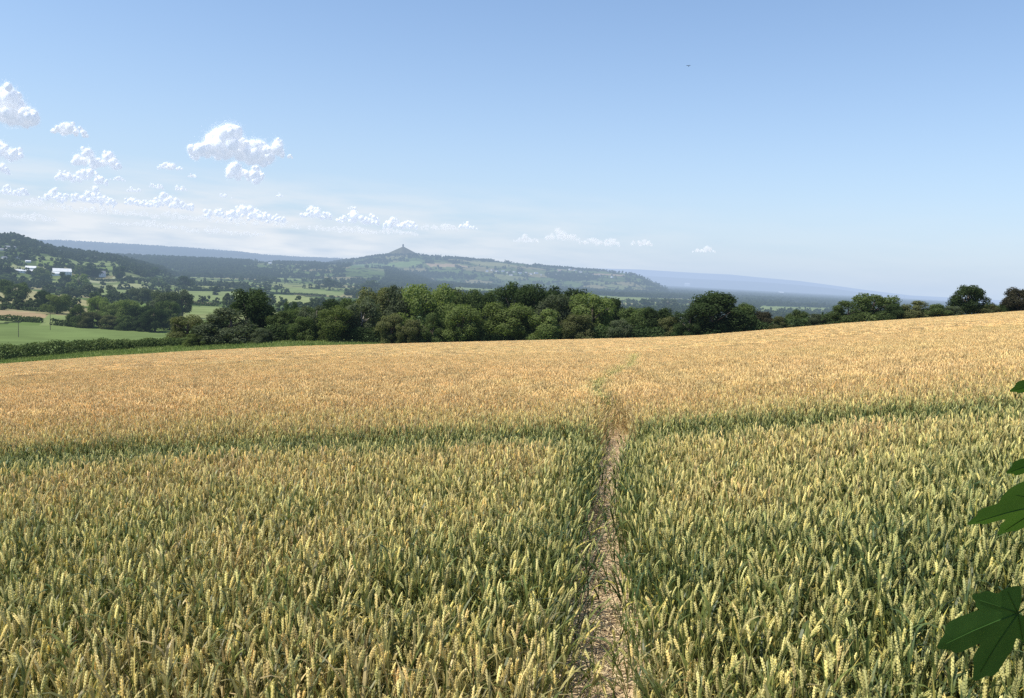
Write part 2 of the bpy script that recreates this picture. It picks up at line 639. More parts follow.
NEAR = [
    (188, 314, 40, 150, 'olive', 'round', 'olive round tree on a bare trunk at the right end of the clipped hedge', 'hedgerow_tree'),
    (197, 333, 24, 139, 'light', 'skirt', 'low pale green bush under the olive round tree beside a white trough', 'bush'),
    (229, 307, 58, 142, 'grey', 'skirt', 'broad grey-green bushy tree in front of the big dark spreading tree', 'hedgerow_tree'),
    (249, 287, 56, 152, 'dark', 'oval', 'big dark spreading tree rising behind the grey-green bushy tree', 'hedgerow_tree'),
    (263, 327, 22, 139, 'grey', 'skirt', 'small grey-green bush at the right foot of the big dark spreading tree', 'bush'),
    (284, 310, 36, 145, 'mid', 'skirt', 'mid green bush just right of the big dark spreading tree', 'bush'),
    (292, 298, 15, 230, 'dark', 'round', 'small dark round tree showing above the hedge against a pale field', 'hedgerow_tree'),
    (304, 315, 28, 141, 'mid', 'skirt', 'low mid green bush between two taller bushes below the small dark round tree', 'bush'),
    (317, 303, 34, 150, 'grey', 'oval', 'grey-green tree left of the bright green willow-like tree', 'hedgerow_tree'),
    (338, 297, 40, 172, 'dark', 'round', 'dark tree half hidden behind the bright green willow-like tree', 'hedgerow_tree'),
    (336, 306, 38, 141, 'light', 'oval', 'bright green willow-like tree at the field edge left of the pale bare trunks', 'hedgerow_tree'),
    (363, 297, 40, 146, 'grey', 'open', 'half-bare grey tree showing pale trunks through thin leaves', 'hedgerow_tree'),
    (382, 284, 44, 162, 'olive', 'round', 'tall olive tree behind the half-bare grey tree', 'hedgerow_tree'),
    (392, 312, 32, 140, 'olive', 'skirt', 'low olive bush at the foot of the tall olive tree', 'bush'),
    (401, 281, 36, 158, 'grey', 'oval', 'tall dusky grey-green tree below the hill with the tower', 'hedgerow_tree'),
    (428, 280, 52, 152, 'light', 'round', 'tall tree with a pale sunlit top just right of the hill tower', 'hedgerow_tree'),
    (412, 318, 26, 139, 'olive', 'skirt', 'small olive bush under the pale-topped tall tree', 'bush'),
    (434, 312, 32, 141, 'mid', 'skirt', 'mid green bush left of the round apple-green tree', 'bush'),
    (463, 287, 44, 165, 'mid', 'round', 'flat-topped mid green tree behind the round apple-green tree', 'hedgerow_tree'),
    (463, 303, 42, 140, 'light', 'round', 'round apple-green tree standing at the edge of the golden wheat', 'hedgerow_tree'),
    (490, 292, 34, 152, 'dark', 'skirt', 'dark narrow tree between the apple-green tree and the two dark twin trees', 'hedgerow_tree'),
    (516, 279, 44, 160, 'dark', 'round', 'left of the two tall dark twin trees', 'hedgerow_tree'),
    (535, 284, 44, 154, 'dark', 'oval', 'right of the two tall dark twin trees', 'hedgerow_tree'),
    (511, 304, 52, 140, 'light', 'round', 'wide light green tree in front of the two dark twin trees', 'hedgerow_tree'),
    (568, 284, 44, 168, 'dark', 'round', 'dark tree top behind the grey-green rounded tree', 'hedgerow_tree'),
    (563, 293, 46, 150, 'grey', 'round', 'grey-green rounded tree right of the dark twin trees', 'hedgerow_tree'),
    (548, 308, 44, 139, 'light', 'skirt', 'light green bushy tree at the wheat edge below the grey-green rounded tree', 'hedgerow_tree'),
    (593, 292, 50, 144, 'light', 'oval', 'tall broad light green tree left of the faint far end of the trodden path', 'hedgerow_tree'),
    (578, 312, 36, 139, 'olive', 'skirt', 'olive bush at the foot of the tall broad light green tree', 'bush'),
    (614, 297, 34, 152, 'dark', 'skirt', 'dark bush right of the tall broad light green tree', 'bush'),
    (620, 318, 28, 138, 'grey', 'skirt', 'low grey-green bush where the trodden path meets the hedge', 'bush'),
    (636, 306, 36, 142, 'mid', 'round', 'rounded mid green bush right of the far end of the path', 'bush'),
    (655, 308, 34, 142, 'dark', 'round', 'dark rounded bush left of a pale bush and the broad oak-like tree', 'bush'),
    (671, 315, 32, 138, 'olive', 'skirt', 'pale olive bush at the left foot of the broad oak-like tree', 'bush'),
    (714, 289, 66, 136, 'dark', 'skirt', 'broad dark oak-like tree alone above the hedge right of centre', 'hedgerow_tree'),
    (691, 309, 30, 133, 'dark', 'skirt', 'dark bush joined to the left side of the broad oak-like tree', 'bush'),
    (747, 302, 38, 138, 'mid', 'skirt', 'mid green bush joined to the right side of the broad oak-like tree', 'bush'),
    (764, 310, 26, 136, 'red', 'skirt', 'dull purplish bush right of the broad oak-like tree', 'bush'),
    (781, 316, 30, 133, 'olive', 'skirt', 'low pale olive bush with open views of the plain above it', 'bush'),
    (800, 309, 28, 136, 'mid', 'skirt', 'small mid green bush midway between the oak-like tree and the domed thicket', 'bush'),
    (822, 313, 30, 132, 'grey', 'skirt', 'low grey-green bush left of the domed thicket', 'bush'),
    (848, 300, 36, 130, 'mid', 'skirt', 'left lower shoulder of the domed thicket on the right', 'bush'),
    (875, 292, 44, 132, 'mid', 'round', 'domed green tree at the middle of the right-hand thicket', 'hedgerow_tree'),
    (897, 303, 30, 128, 'dark', 'skirt', 'dark right lower shoulder of the domed thicket', 'bush'),
    (919, 300, 34, 127, 'olive', 'skirt', 'olive bush beside a patch of reddish field', 'bush'),
    (937, 303, 30, 126, 'mid', 'skirt', 'mid green bush left of the lone dark round tree', 'bush'),
    (953, 305, 22, 125, 'grey', 'skirt', 'grey-green low bush touching the lone dark round tree', 'bush'),
    (971, 286, 33, 126, 'dark', 'round', 'lone dark round tree on the skyline at the right', 'hedgerow_tree'),
    (990, 303, 22, 124, 'olive', 'skirt', 'low olive bush between the lone dark tree and the purplish tree', 'bush'),
    (1006, 303, 20, 123, 'dark', 'skirt', 'low dark bush just left of the purplish tree', 'bush'),
    (1021, 288, 30, 122, 'red', 'round', 'dark purplish tree at the right end of the skyline', 'hedgerow_tree'),
    (352, 296, 36, 172, 'mid', 'round', 'mid green tree top between the bright willow-like tree and the tall olive tree', 'hedgerow_tree'),
    (447, 286, 36, 174, 'olive', 'round', 'olive tree top right of the pale-topped tall tree', 'hedgerow_tree'),
    (482, 291, 32, 176, 'mid', 'round', 'mid green tree top just left of the two dark twin trees', 'hedgerow_tree'),
    (550, 289, 34, 174, 'mid', 'round', 'mid green tree top in the dip right of the dark twin trees', 'hedgerow_tree'),
    (603, 296, 34, 168, 'mid', 'round', 'mid green tree top behind the tall broad light green tree', 'hedgerow_tree'),
    (302, 308, 30, 166, 'mid', 'round', 'mid green bush behind the low bush under the small dark round tree', 'bush'),
    (628, 306, 30, 156, 'mid', 'round', 'mid green bush behind the low grey-green bush near the end of the path', 'bush'),
    (1050, 296, 40, 121, 'mid', 'skirt', 'green bush at the right end of the field-edge hedge', 'bush'),
]
for px, top, wpx, Yd, leaf, kind, label, nm in NEAR:
    bush = nm == 'bush'
    ptree(px, top, wpx, Yd, leaf, kind, label, nm, None, 'bush' if bush else 'tree', True, PALE_BARK if 'pale trunks' in label else None, .25)


# ------------------------------------------------------------------ hedges
def hedge(label, pts, h, wd, leaf, leafsize, dens=26, h_end=None):
    """a hedge along ground points: leaf sprays over an uneven rounded bank"""
    pts = np.array([p[:2] for p in pts], float)
    seg = np.linalg.norm(np.diff(pts, axis=0), axis=1)
    cum = np.concatenate([[0], np.cumsum(seg)])
    L = cum[-1]
    n_ = int(L * ((h + (h_end or h)) + wd) * dens)
    h0 = h
    t = rng.uniform(0, L, n_)
    h = h + ((h_end or h) - h) * t / L
    x = np.interp(t, cum, pts[:, 0]); y = np.interp(t, cum, pts[:, 1])
    k = np.clip(np.searchsorted(cum, t) - 1, 0, len(seg) - 1)
    d = np.diff(pts, axis=0)[k] / seg[k][:, None]
    nrm = np.stack([-d[:, 1], d[:, 0]], 1)
    lump = 1 + .06 * np.sin(t * .9 / h0 + 1.3) + .05 * np.sin(t * 2.3 / h0) + .06 * np.sin(t * 5.1 / h0)
    a = rng.uniform(-.25, math.pi + .25, n_)
    q = 1 - np.abs(rng.normal(0, .17, n_))
    ox = np.cos(a) * wd / 2 * q * lump
    oz = (np.sign(np.sin(a)) * np.abs(np.sin(a)) ** .5 * .55 + .45).clip(0) * h * lump * (q * .5 + .5)
    oz = oz * (1 + .07 * rng.normal(0, 1, n_))
    lowz = rng.uniform(0, 1, n_) < .4
    ox = np.where(lowz, np.sign(np.cos(a)) * wd / 2 * (1 - np.abs(rng.normal(0, .2, n_))) * lump, ox)
    oz = np.where(lowz, rng.uniform(0, .62, n_) * h, oz)
    P = np.stack([x + nrm[:, 0] * ox, y + nrm[:, 1] * ox, ground_z(x, y) + oz.clip(0.02)], 1)
    N = np.stack([nrm[:, 0] * np.cos(a), nrm[:, 1] * np.cos(a), np.sin(a).clip(0)], 1)
    V, Q = leaf_quads(P, N, leafsize, .5)
    c = V.mean(0); c[2] = float(ground_z(c[0], c[1]))
    o = link('hedge', mesh_np('hedge', V - c, Q, [LEAF[leaf]]))
    o.location = [float(v) for v in c]
    return tag(o, label, 'hedge')


def gpt(px, Yd):
    p = at_y(px, 340, Yd)
    return (p[0], p[1])


hedge('long clipped dark hedge running along the left edge of the wheat', [gpt(-80, 133), gpt(0, 138), gpt(90, 141), gpt(188, 143)], 3.2, 2.6, 'mid', .27, 46, 1.3)
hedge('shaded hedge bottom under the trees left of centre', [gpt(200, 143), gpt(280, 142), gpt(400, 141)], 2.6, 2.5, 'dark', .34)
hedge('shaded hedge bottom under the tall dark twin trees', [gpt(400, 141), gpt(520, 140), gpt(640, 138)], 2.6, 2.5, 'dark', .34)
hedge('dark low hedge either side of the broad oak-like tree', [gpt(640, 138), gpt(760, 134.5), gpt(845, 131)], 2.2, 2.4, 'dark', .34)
hedge('low hedge along the skyline at the right of the wheat', [gpt(845, 131), gpt(960, 126), gpt(1060, 122)], 2.0, 2.2, 'mid', .3)


def hpt(px, py):
    p = put(px, py)
    return (p[0], p[1])


MIDH = [
    ('short ragged hedge left of the twin wooden poles across the green field', [(-25, 319.5), (0, 320.5), (42, 323)], 3.2, 3, 'mid'),
    ('stub of dark hedge leading to the big copse beside a wooden pole', [(52, 325), (72, 327)], 3.2, 3, 'dark'),
    ('thin dark hedge along the pale track below the lone spreading tree', [(-25, 307), (0, 308), (30, 311), (60, 313.5)], 2.6, 3, 'dark'),
    ('slanting dark hedge running down to the pair of round trees', [(12, 281), (40, 287), (66, 291), (82, 295)], 4, 5, 'dark'),
    ('straight dark hedge behind the pale strip field on the left', [(90, 280), (120, 281.5), (152, 283)], 5, 6, 'dark'),
    ('dark hedge under the brown track in the middle fields', [(186, 304.5), (217, 306.5)], 3.2, 5, 'dark'),
    ('dark hedge dividing the two pale green fields left of centre', [(270, 294), (300, 295), (326, 296.5)], 4, 6, 'dark'),
    ('thin hedge at the top of the pale green fields', [(188, 291), (232, 291.5), (270, 290)], 4, 5, 'dark'),
]
for label, pts, h, wd, leaf in MIDH:
    hedge(label, [hpt(*p) for p in pts], h, wd, leaf, .9, 3.2)

# ------------------------------------------------------------------ trees of the middle distance (left)
MIDT = [
    # px, base, top, width, leaf, kind, label
    (15, 304, 280, 27, 'mid', 'open', 'lone spreading tree with forked trunk in the straw-coloured field'),
    (57, 314, 293, 24, 'light', 'round', 'larger of the two round trees standing by the pale track'),
    (44, 309, 290, 15, 'dark', 'oval', 'smaller darker tree behind the round tree by the pale track'),
    (80, 327, 304, 26, 'mid', 'skirt', 'left end tree of the big dark copse'),
    (98, 322, 295, 22, 'light', 'round', 'pale round tree top at the back left of the big copse'),
    (92, 328, 311, 24, 'olive', 'skirt', 'olive bushy tree in the front left of the big copse'),
    (112, 324, 302, 24, 'light', 'round', 'mid green tree in the middle back of the big copse'),
    (110, 329, 314, 22, 'olive', 'skirt', 'low olive tree in the front middle of the big copse'),
    (128, 325, 299, 24, 'light', 'round', 'rounded tree right of the middle of the big copse'),
    (127, 330, 315, 22, 'mid', 'skirt', 'low dark-skirted tree at the front of the big copse'),
    (142, 326, 304, 24, 'dark', 'round', 'dark tree inside the right half of the big copse'),
    (155, 332, 308, 26, 'dark', 'round', 'dark dome-shaped tree at the right front of the big copse'),
    (141, 331, 317, 22, 'dark', 'skirt', 'low shaded bush at the right front of the big copse'),
    (170, 330, 300, 28, 'mid', 'oval', 'right end tree of the big dark copse'),
    (166, 322, 291, 30, 'grey', 'open', 'tall thin-leaved grey tree above the right end of the copse'),
    (182, 318, 290, 22, 'grey', 'open', 'thin pale tree behind the right end of the copse'),
    (142, 303, 287, 22, 'grey', 'round', 'greyish round tree in the field behind the copse'),
    (131, 300, 288, 12, 'dark', 'oval', 'small dark tree left of the greyish round tree'),
    (112, 298, 285, 13, 'grey', 'oval', 'small greyish tree standing alone in a green field'),
    (90, 297, 284, 21, 'grey', 'skirt', 'grey-leaved dome bush left of the copse behind straw field'),
    (79, 292, 272, 20, 'light', 'round', 'tall round tree right of its darker twin below the white barn'),
    (65, 287, 272, 15, 'dark', 'oval', 'dark tree left of the tall round tree below the white barn'),
    (44, 280, 266, 20, 'light', 'round', 'round tree standing between the two white farm buildings'),
    (36, 283, 276, 9, 'dark', 'skirt', 'small dark bush under the tree between the white farm buildings'),
    (24, 281, 276, 8, 'dark', 'skirt', 'tiny dark bush in front of the long white farm building'),
    (5, 276, 263, 18, 'dark', 'round', 'dark tree at the left of the long white farm building'),
    (6, 282, 274, 14, 'mid', 'skirt', 'bush at the left margin below the white farm building'),
    (93, 277, 262, 17, 'dark', 'round', 'dark round tree right of the white barn'),
    (79, 275, 264, 13, 'light', 'round', 'mid green tree just behind the white barn'),
    (158, 286, 277, 16, 'mid', 'round', 'rounded tree at the right end of the straight dark hedge'),
    (120, 279, 266, 14, 'dark', 'oval', 'dark oval tree right of the small white house'),
    (153, 276, 266, 14, 'dark', 'round', 'dark round tree in the tree belt above the pale strip field'),
    (185, 288, 276, 20, 'dark', 'skirt', 'dark wide tree at the upper end of the middle field'),
    (216, 295, 286, 8, 'dark', 'oval', 'single small tree at the top hedge of the light green field'),
    (287, 292, 288, 6, 'dark', 'round', 'single dot of a bush between two pale green strip fields'),
    (330, 287, 277, 16, 'dark', 'round', 'dark blue-green tree clump right of the strip fields'),
    (369, 289, 279, 18, 'mid', 'round', 'blue-green tree at the right edge of the strip fields'),
    (646, 306, 298, 12, 'dark', 'round', 'small dark blue-green tree in the field behind the hedge right of centre'),
    (668, 308, 298, 22, 'grey', 'round', 'pale grey-green tree beyond the hedge left of the oak-like tree'),
]
for px, base, top, wpx, leaf, kind, label in MIDT:
    b = put(px, base)
    dd = b[1]
    t = at_y(px, top, dd)
    tree('field_tree', label, b, wpx * dd / F * 1.2, t[2] - b[2], leaf, kind, None, dd > 900, 'tree')

# ------------------------------------------------------------------ wheat: geometry-nodes instancing of stalks (uncountable crop)
def gn_scatter(name, P, variants, rot, scl, idx, tint, mats=()):
    me = bpy.data.meshes.new(name)
    me.vertices.add(len(P))
    me.vertices.foreach_set('co', np.asarray(P, np.float32).ravel())
    for nm, typ, key, arr in (('rot', 'FLOAT_VECTOR', 'vector', rot), ('scl', 'FLOAT_VECTOR', 'vector', scl), ('idx', 'INT', 'value', idx), ('tint', 'FLOAT', 'value', tint)):
        a = me.attributes.new(nm, typ, 'POINT')
        a.data.foreach_set(key, np.asarray(arr, np.int32 if typ == 'INT' else np.float32).ravel())
    for m in mats: me.materials.append(m)
    o = link(name, me)
    g = bpy.data.node_groups.new(name + '_scatter', 'GeometryNodeTree')
    g.interface.new_socket('Geometry', in_out='INPUT', socket_type='NodeSocketGeometry')
    g.interface.new_socket('Geometry', in_out='OUTPUT', socket_type='NodeSocketGeometry')
    n, l = g.nodes, g.links
    gi, go = n.new('NodeGroupInput'), n.new('NodeGroupOutput')
    g2i = n.new('GeometryNodeGeometryToInstance')
    for v in variants[::-1]:
        oi = n.new('GeometryNodeObjectInfo')
        oi.inputs['Object'].default_value = v
        l.new(oi.outputs['Geometry'], g2i.inputs[0])
    m2p = n.new('GeometryNodeMeshToPoints')
    iop = n.new('GeometryNodeInstanceOnPoints')
    iop.inputs['Pick Instance'].default_value = True

    def attr(nm, typ):
        a = n.new('GeometryNodeInputNamedAttribute'); a.data_type = typ
        a.inputs[0].default_value = nm
        return a.outputs[0]
    e2r = n.new('FunctionNodeEulerToRotation')
    l.new(attr('rot', 'FLOAT_VECTOR'), e2r.inputs[0])
    l.new(gi.outputs[0], m2p.inputs[0])
    l.new(m2p.outputs[0], iop.inputs['Points'])
    l.new(g2i.outputs[0], iop.inputs['Instance'])
    l.new(attr('idx', 'INT'), iop.inputs['Instance Index'])
    l.new(e2r.outputs[0], iop.inputs['Rotation'])
    l.new(attr('scl', 'FLOAT_VECTOR'), iop.inputs['Scale'])
    l.new(iop.outputs[0], go.inputs[0])
    md = o.modifiers.new('scatter', 'NODES')
    md.node_group = g
    return o


def wheat_mat(name, green, turning, ripe, trans=.2, var=.25):
    m, n, l = new_mat(name)
    at = n.new('ShaderNodeAttribute'); at.attribute_type = 'INSTANCER'; at.attribute_name = 'tint'
    cr = n.new('ShaderNodeValToRGB')
    cr.color_ramp.elements[0].color = (*green, 1)
    cr.color_ramp.elements[1].color = (*ripe, 1)
    e_ = cr.color_ramp.elements.new(.42); e_.color = (*turning, 1)
    l.new(at.outputs['Fac'], cr.inputs[0])
    oi = n.new('ShaderNodeObjectInfo')
    hv = n.new('ShaderNodeHueSaturation')
    mr = n.new('ShaderNodeMapRange'); mr.inputs[3].default_value, mr.inputs[4].default_value = 1 - var, 1 + var
    l.new(oi.outputs['Random'], mr.inputs[0]); l.new(mr.outputs[0], hv.inputs['Value'])
    l.new(cr.outputs[0], hv.inputs['Color'])
    col = hv.outputs[0]
    d = n.new('ShaderNodeBsdfPrincipled'); l.new(col, d.inputs['Base Color'])
    d.inputs['Roughness'].default_value = .45
    d.inputs['Specular IOR Level'].default_value = .4
    t = n.new('ShaderNodeBsdfTranslucent'); l.new(col, t.inputs[0])
    ms = n.new('ShaderNodeMixShader'); ms.inputs[0].default_value = trans
    l.new(d.outputs[0], ms.inputs[1]); l.new(t.outputs[0], ms.inputs[2])
    return finish(m, ms.outputs[0], False)


M_HEAD = wheat_mat('wheat_ear', (.52, .51, .18), (.88, .77, .30), (.94, .68, .30), .24, .34)
M_STEM = wheat_mat('wheat_stem', (.16, .20, .060), (.30, .30, .085), (.75, .56, .28), .15, .25)
M_LEAF = wheat_mat('wheat_leaf', (.070, .112, .034), (.165, .190, .045), (.72, .52, .25), .36, .45)
M_DRY = wheat_mat('wheat_dry_leaf', (.56, .50, .10), (.66, .52, .16), (.72, .54, .27), .3, .3)
WM = [M_HEAD, M_STEM, M_LEAF, M_DRY]
HT = .72


def blade(mb, p0, az, length, width, droop, m, rise=1.1, seg=5):
    pts = []
    p = np.array(p0, float)
    ang = rise
    for i in range(seg + 1):
        pts.append((p.copy(), ang))
        p = p + length / seg * np.array([math.cos(az) * math.cos(ang), math.sin(az) * math.cos(ang), math.sin(ang)])
        ang -= droop / seg
    side = np.array([-math.sin(az), math.cos(az), 0])
    vs, fs = [], []
    for i, (q, a) in enumerate(pts):
        w = width * (1 - (i / seg) ** 2) * (.7 + .3 * min(1, i)) / 2 + .0004
        vs += [q - side * w, q + side * w]
    for i in range(seg):
        fs.append((2 * i, 2 * i + 1, 2 * i + 3, 2 * i + 2))
    mb.add(vs, fs, m)


def stalk(mb, base, rnd, detail=2, fat=1.0):
    """one wheat plant: stem, ear with two ranks of spikelets, leaves"""
    bx, by = base
    h = HT * (rnd.uniform(.86, 1.03) if detail else rnd.uniform(.94, 1.02))
    az = rnd.uniform(0, 6.283)
    lean = abs(rnd.gauss(0, .11))
    L = rnd.uniform(.047, .067)
    hs = h - L
    nod = rnd.choice([.02, .04, .07, .1, .16, .30])
    dirx, diry = math.cos(az), math.sin(az)
    pts = [np.array([bx, by, 0.0])]
    k = 4 if detail == 2 else 2
    for i in range(1, k + 1):
        t = i / k
        pts.append(np.array([bx + dirx * lean * hs * t * t, by + diry * lean * hs * t * t, hs * t]))
    mb.tube(pts, [.0021 * fat] * len(pts), 3, 1, False)
    p = pts[-1]
    a = math.pi / 2 - lean * 1.8
    n_sp = 10 if detail == 2 else 4
    spine = [p.copy()]
    for i in range(n_sp):
        a -= nod / n_sp * 1.6
        p = p + L / n_sp * np.array([dirx * math.cos(a), diry * math.cos(a), math.sin(a)])
        spine.append(p.copy())
    side = np.array([-diry, dirx, 0])
    tw = rnd.uniform(0, 3.14)
    if detail == 2:
        # solid core, then two ranks of plump overlapping spikelets
        mb.tube(spine, [.0022] + [.0038] * (n_sp - 1) + [.001], 5, 0, False)
        for i in range(n_sp):
            t = spine[i + 1] - spine[i]; t /= np.linalg.norm(t)
            s2 = side * math.cos(tw) + np.cross(t, side) * math.sin(tw)
            b2 = np.cross(t, s2)
            taper = .72 + .40 * math.sin(math.pi * (i + 1.5) / (n_sp + 2))
            sg = 1 if i % 2 else -1
            c0 = spine[i] + s2 * sg * .0016
            ax = t * .0165 + s2 * sg * .0042 * taper
            w = .0040 * taper * fat
            o1 = c0 + ax * .45
            tip = c0 + ax * 1.05
            ring = [o1 + s2 * sg * w * .8, o1 + b2 * w * 1.15, o1 - s2 * sg * w * .5, o1 - b2 * w * 1.15]
            mb.add([c0] + ring + [tip], [(0, 2, 1), (0, 3, 2), (0, 4, 3), (0, 1, 4), (1, 2, 5), (2, 3, 5), (3, 4, 5), (4, 1, 5)], 0)
    else:
        rad = [.003 * fat] + [.0068 * fat * (.88 + .24 * (j % 2)) for j in range(1, n_sp)] + [.0015 * fat]
        mb.tube(spine, rad, 4 if detail == 1 else 3, 0, False)
    nl = 4 if detail == 2 else 1
    for j in range(nl):
        hz = hs * rnd.uniform(.6, .95) if j < 2 else hs * rnd.uniform(.3, .6)
        a2 = rnd.uniform(0, 6.283)
        dry = rnd.random() < .10
        t = hz / hs
        blade(mb, (bx + dirx * lean * hs * t * t, by + diry * lean * hs * t * t, hz), a2, rnd.uniform(.1, .2), rnd.uniform(.009, .015) * fat, (rnd.uniform(.2, 1.1) if rnd.random() < .7 else rnd.uniform(1.2, 2.6)), 3 if dry else 2, rnd.uniform(1.05, 1.48), 5 if detail == 2 else 3)


def proto(name, mb):
    return bpy.data.objects.new(name, mb.mesh(name, WM))


STALKS = []
for k in range(14):
    mb = MB(); stalk(mb, (0, 0), random.Random(k + 1), 2)
    STALKS.append(proto('wheat_stalk', mb))
CLUMPS = []
for k in range(6):
    mb = MB(); rnd = random.Random(50 + k)
    for j in range(13):
        stalk(mb, (rnd.uniform(-.13, .13), rnd.uniform(-.13, .13)), rnd, 1, 1.12)
    CLUMPS.append(proto('wheat_clump', mb))
PATCH = []
for k in range(6):
    mb = MB(); rnd = random.Random(90 + k)
    for j in range(95):
        stalk(mb, (rnd.uniform(-.4, .4), rnd.uniform(-.4, .4)), rnd, 0, 1.9)
    PATCH.append(proto('wheat_patch', mb))


def on_field(px, py, up):
    d = ray(px, py)
    t = np.arange(1.2, 260, .02)
    X_, Y_, Z_ = (EYE[k] + d[k] * t for k in range(3))
    k = np.argmax(Z_ < terr(X_, Y_) + up)
    return X_[k], Y_[k]


_pp = [on_field(px, py, up) for px, py, up in [(597, 698, .05), (599, 596, .05), (600, 540, .1), (606, 490, .2), (613, 455, .3), (619, 420, .4), (607, 400, .55), (595, 391, .6), (601, 377, .65), (618, 368, .7), (632, 362.5, .7), (636, 352, .7), (640, 345, .7)]]
PPX, PPY = np.array([p[0] for p in _pp]), np.array([p[1] for p in _pp])
PPX = np.concatenate([[PPX[0] - .35 * (PPX[1] - PPX[0])], PPX]); PPY = np.concatenate([[PPY[0] - .35 * (PPY[1] - PPY[0])], PPY])
print('path', [(round(float(a), 2), round(float(b), 1)) for a, b in zip(PPX, PPY)])


def path_x(y):
    return np.interp(y, PPY, PPX)


def path_w(y):
    return np.interp(y, [0, 4, 8, 9.5, 12, 13.6, 15, 60], [.22, .22, .20, .42, .40, .14, -.3, -.3])


def vnoise(x, y, s, seed):
    """smooth value noise 0..1"""
    x, y = x / s, y / s
    i, j = np.floor(x), np.floor(y)
    fx, fy = x - i, y - j
    fx, fy = fx * fx * (3 - 2 * fx), fy * fy * (3 - 2 * fy)
    h = lambda a, b: hash2(a, b, seed)
    return (h(i, j) * (1 - fx) + h(i + 1, j) * fx) * (1 - fy) + (h(i, j + 1) * (1 - fx) + h(i + 1, j + 1) * fx) * fy


def ripeness(x, y):
    """0 green .. 1 golden"""
    n1 = vnoise(x, y, 1.3, 5); n2 = vnoise(x, y, .45, 8); n3 = vnoise(x, y, 4.0, 9)
    t = .27 + .24 * sstep(3.6, 7.2, y) + .34 * (n3 - .5) - .10 * sstep(.5, 2.5, x) * sstep(7.5, 5, y)
    t = t + (n1 - .5) * .30 + (n2 - .5) * .25
    t = np.where(y > 9.7, .70 + .25 * sstep(9.7, 13.5, y) + (n1 - .5) * .16 * (1 - sstep(14, 40, y)) + (n3 - .5) * .10 + (vnoise(x, y, 13.0, 77) - .5) * .12, t)
    t = t + .16 * sstep(0, -3, x) * sstep(4, 2.3, y)
    band = np.exp(-(np.maximum(np.abs(y - 8.9 - .2 * np.sin(x * .5) - .5 * (n1 - .5)) - .35, 0) / .45) ** 2)
    t = t - .80 * band * (.6 + .5 * n1)
    pd = np.abs(x - path_x(y))
    t = t - (.93 - .93 * sstep(34, 42, y)) * np.exp(-(pd / np.where(y > 13, .17, .34)) ** 2) * (sstep(3, 6, y) * sstep(10, 8, y) + sstep(13, 14.5, y)) * sstep(110, 60, y)
    return np.clip(t, 0, 1)


def jgrid(y0, y1, step, k=.70, m=2.0, jit=.5):
    ys = np.arange(y0, y1, step)
    pts = []
    for yy in ys:
        w = k * yy + m
        xs = np.arange(-w, w, step)
        pts.append(np.stack([xs + rng.uniform(-jit, jit, len(xs)) * step, yy + rng.uniform(-jit, jit, len(xs)) * step], 1))
    return np.concatenate(pts)


def crop(name, y0, y1, step, variants, tilt, edge, smin, smax, jit=.6):
    p = jgrid(y0, y1, step, jit=jit)
    x, y = p[:, 0], p[:, 1]
    gap = np.abs(x - path_x(y)) - path_w(y) / 2 * (1 + .25 * (vnoise(x, y, .5, 21) - .5))
    keep = ((gap > edge * rng.uniform(0, 1, len(x)) ** 1.5) | (rng.uniform(0, 1, len(x)) < .03)) & (y < EDGE)
    thin = np.exp(-((y - 8.9) / .7) ** 2) * .38
    keep &= rng.uniform(0, 1, len(x)) > thin
    x, y, gap = x[keep], y[keep], gap[keep]
    n_ = len(x)
    tl = tilt * (1 + 1.0 * np.exp(-np.maximum(gap, 0) / .10)) * (1 + 1.2 * (vnoise(x, y, .7, 66) > .72))
    rot = np.stack([rng.normal(0, 1, n_) * tl, rng.normal(0, 1, n_) * tl, rng.uniform(0, 6.283, n_)], 1)
    lod = rng.uniform(smin, smax, n_)
    band = np.exp(-((y - 8.9) / .6) ** 2)
    hgt = lod * (1 - .15 * band) * (1 - .22 * np.exp(-np.maximum(gap, 0) / .12) * rng.uniform(0, 1.6, n_)) * (.97 + (.08 if tilt > .02 else .02) * vnoise(x, y, .8, 31))
    hgt = hgt * (1 - .10 * np.exp(-((x - path_x(y)) / .16) ** 2) * sstep(13, 15, y) * sstep(42, 32, y))
    scl = np.stack([np.full(n_, 1.0), np.full(n_, 1.0), hgt], 1)
    t = ripeness(x, y) + rng.normal(0, .14 if tilt > .06 else .05, n_)
    return gn_scatter(name, np.stack([x, y, terr(x, y)], 1), variants, rot, scl, rng.integers(0, len(variants), n_), np.clip(t, 0, 1), WM), n_


o1, n1_ = crop('wheat_crop', .9, 14, .0435, STALKS, .10, .15, .82, 1.05)
tag(o1, kind='stuff', label='standing wheat with green leaves and pale ears filling the near part of the field', cat='wheat')
o2, n2_ = crop('wheat_crop', 14, 42, .19, CLUMPS, .05, .10, .93, 1.03)
tag(o2, kind='stuff', label='ripening golden wheat in the middle of the field beyond the green strip', cat='wheat')
o3, n3_ = crop('wheat_crop', 42, EDGE + .5, .52, PATCH, .012, .0, .985, 1.015)
tag(o3, kind='stuff', label='smooth golden wheat reaching the far hedge and trees', cat='wheat')
print('wheat instances', n1_, n2_, n3_)

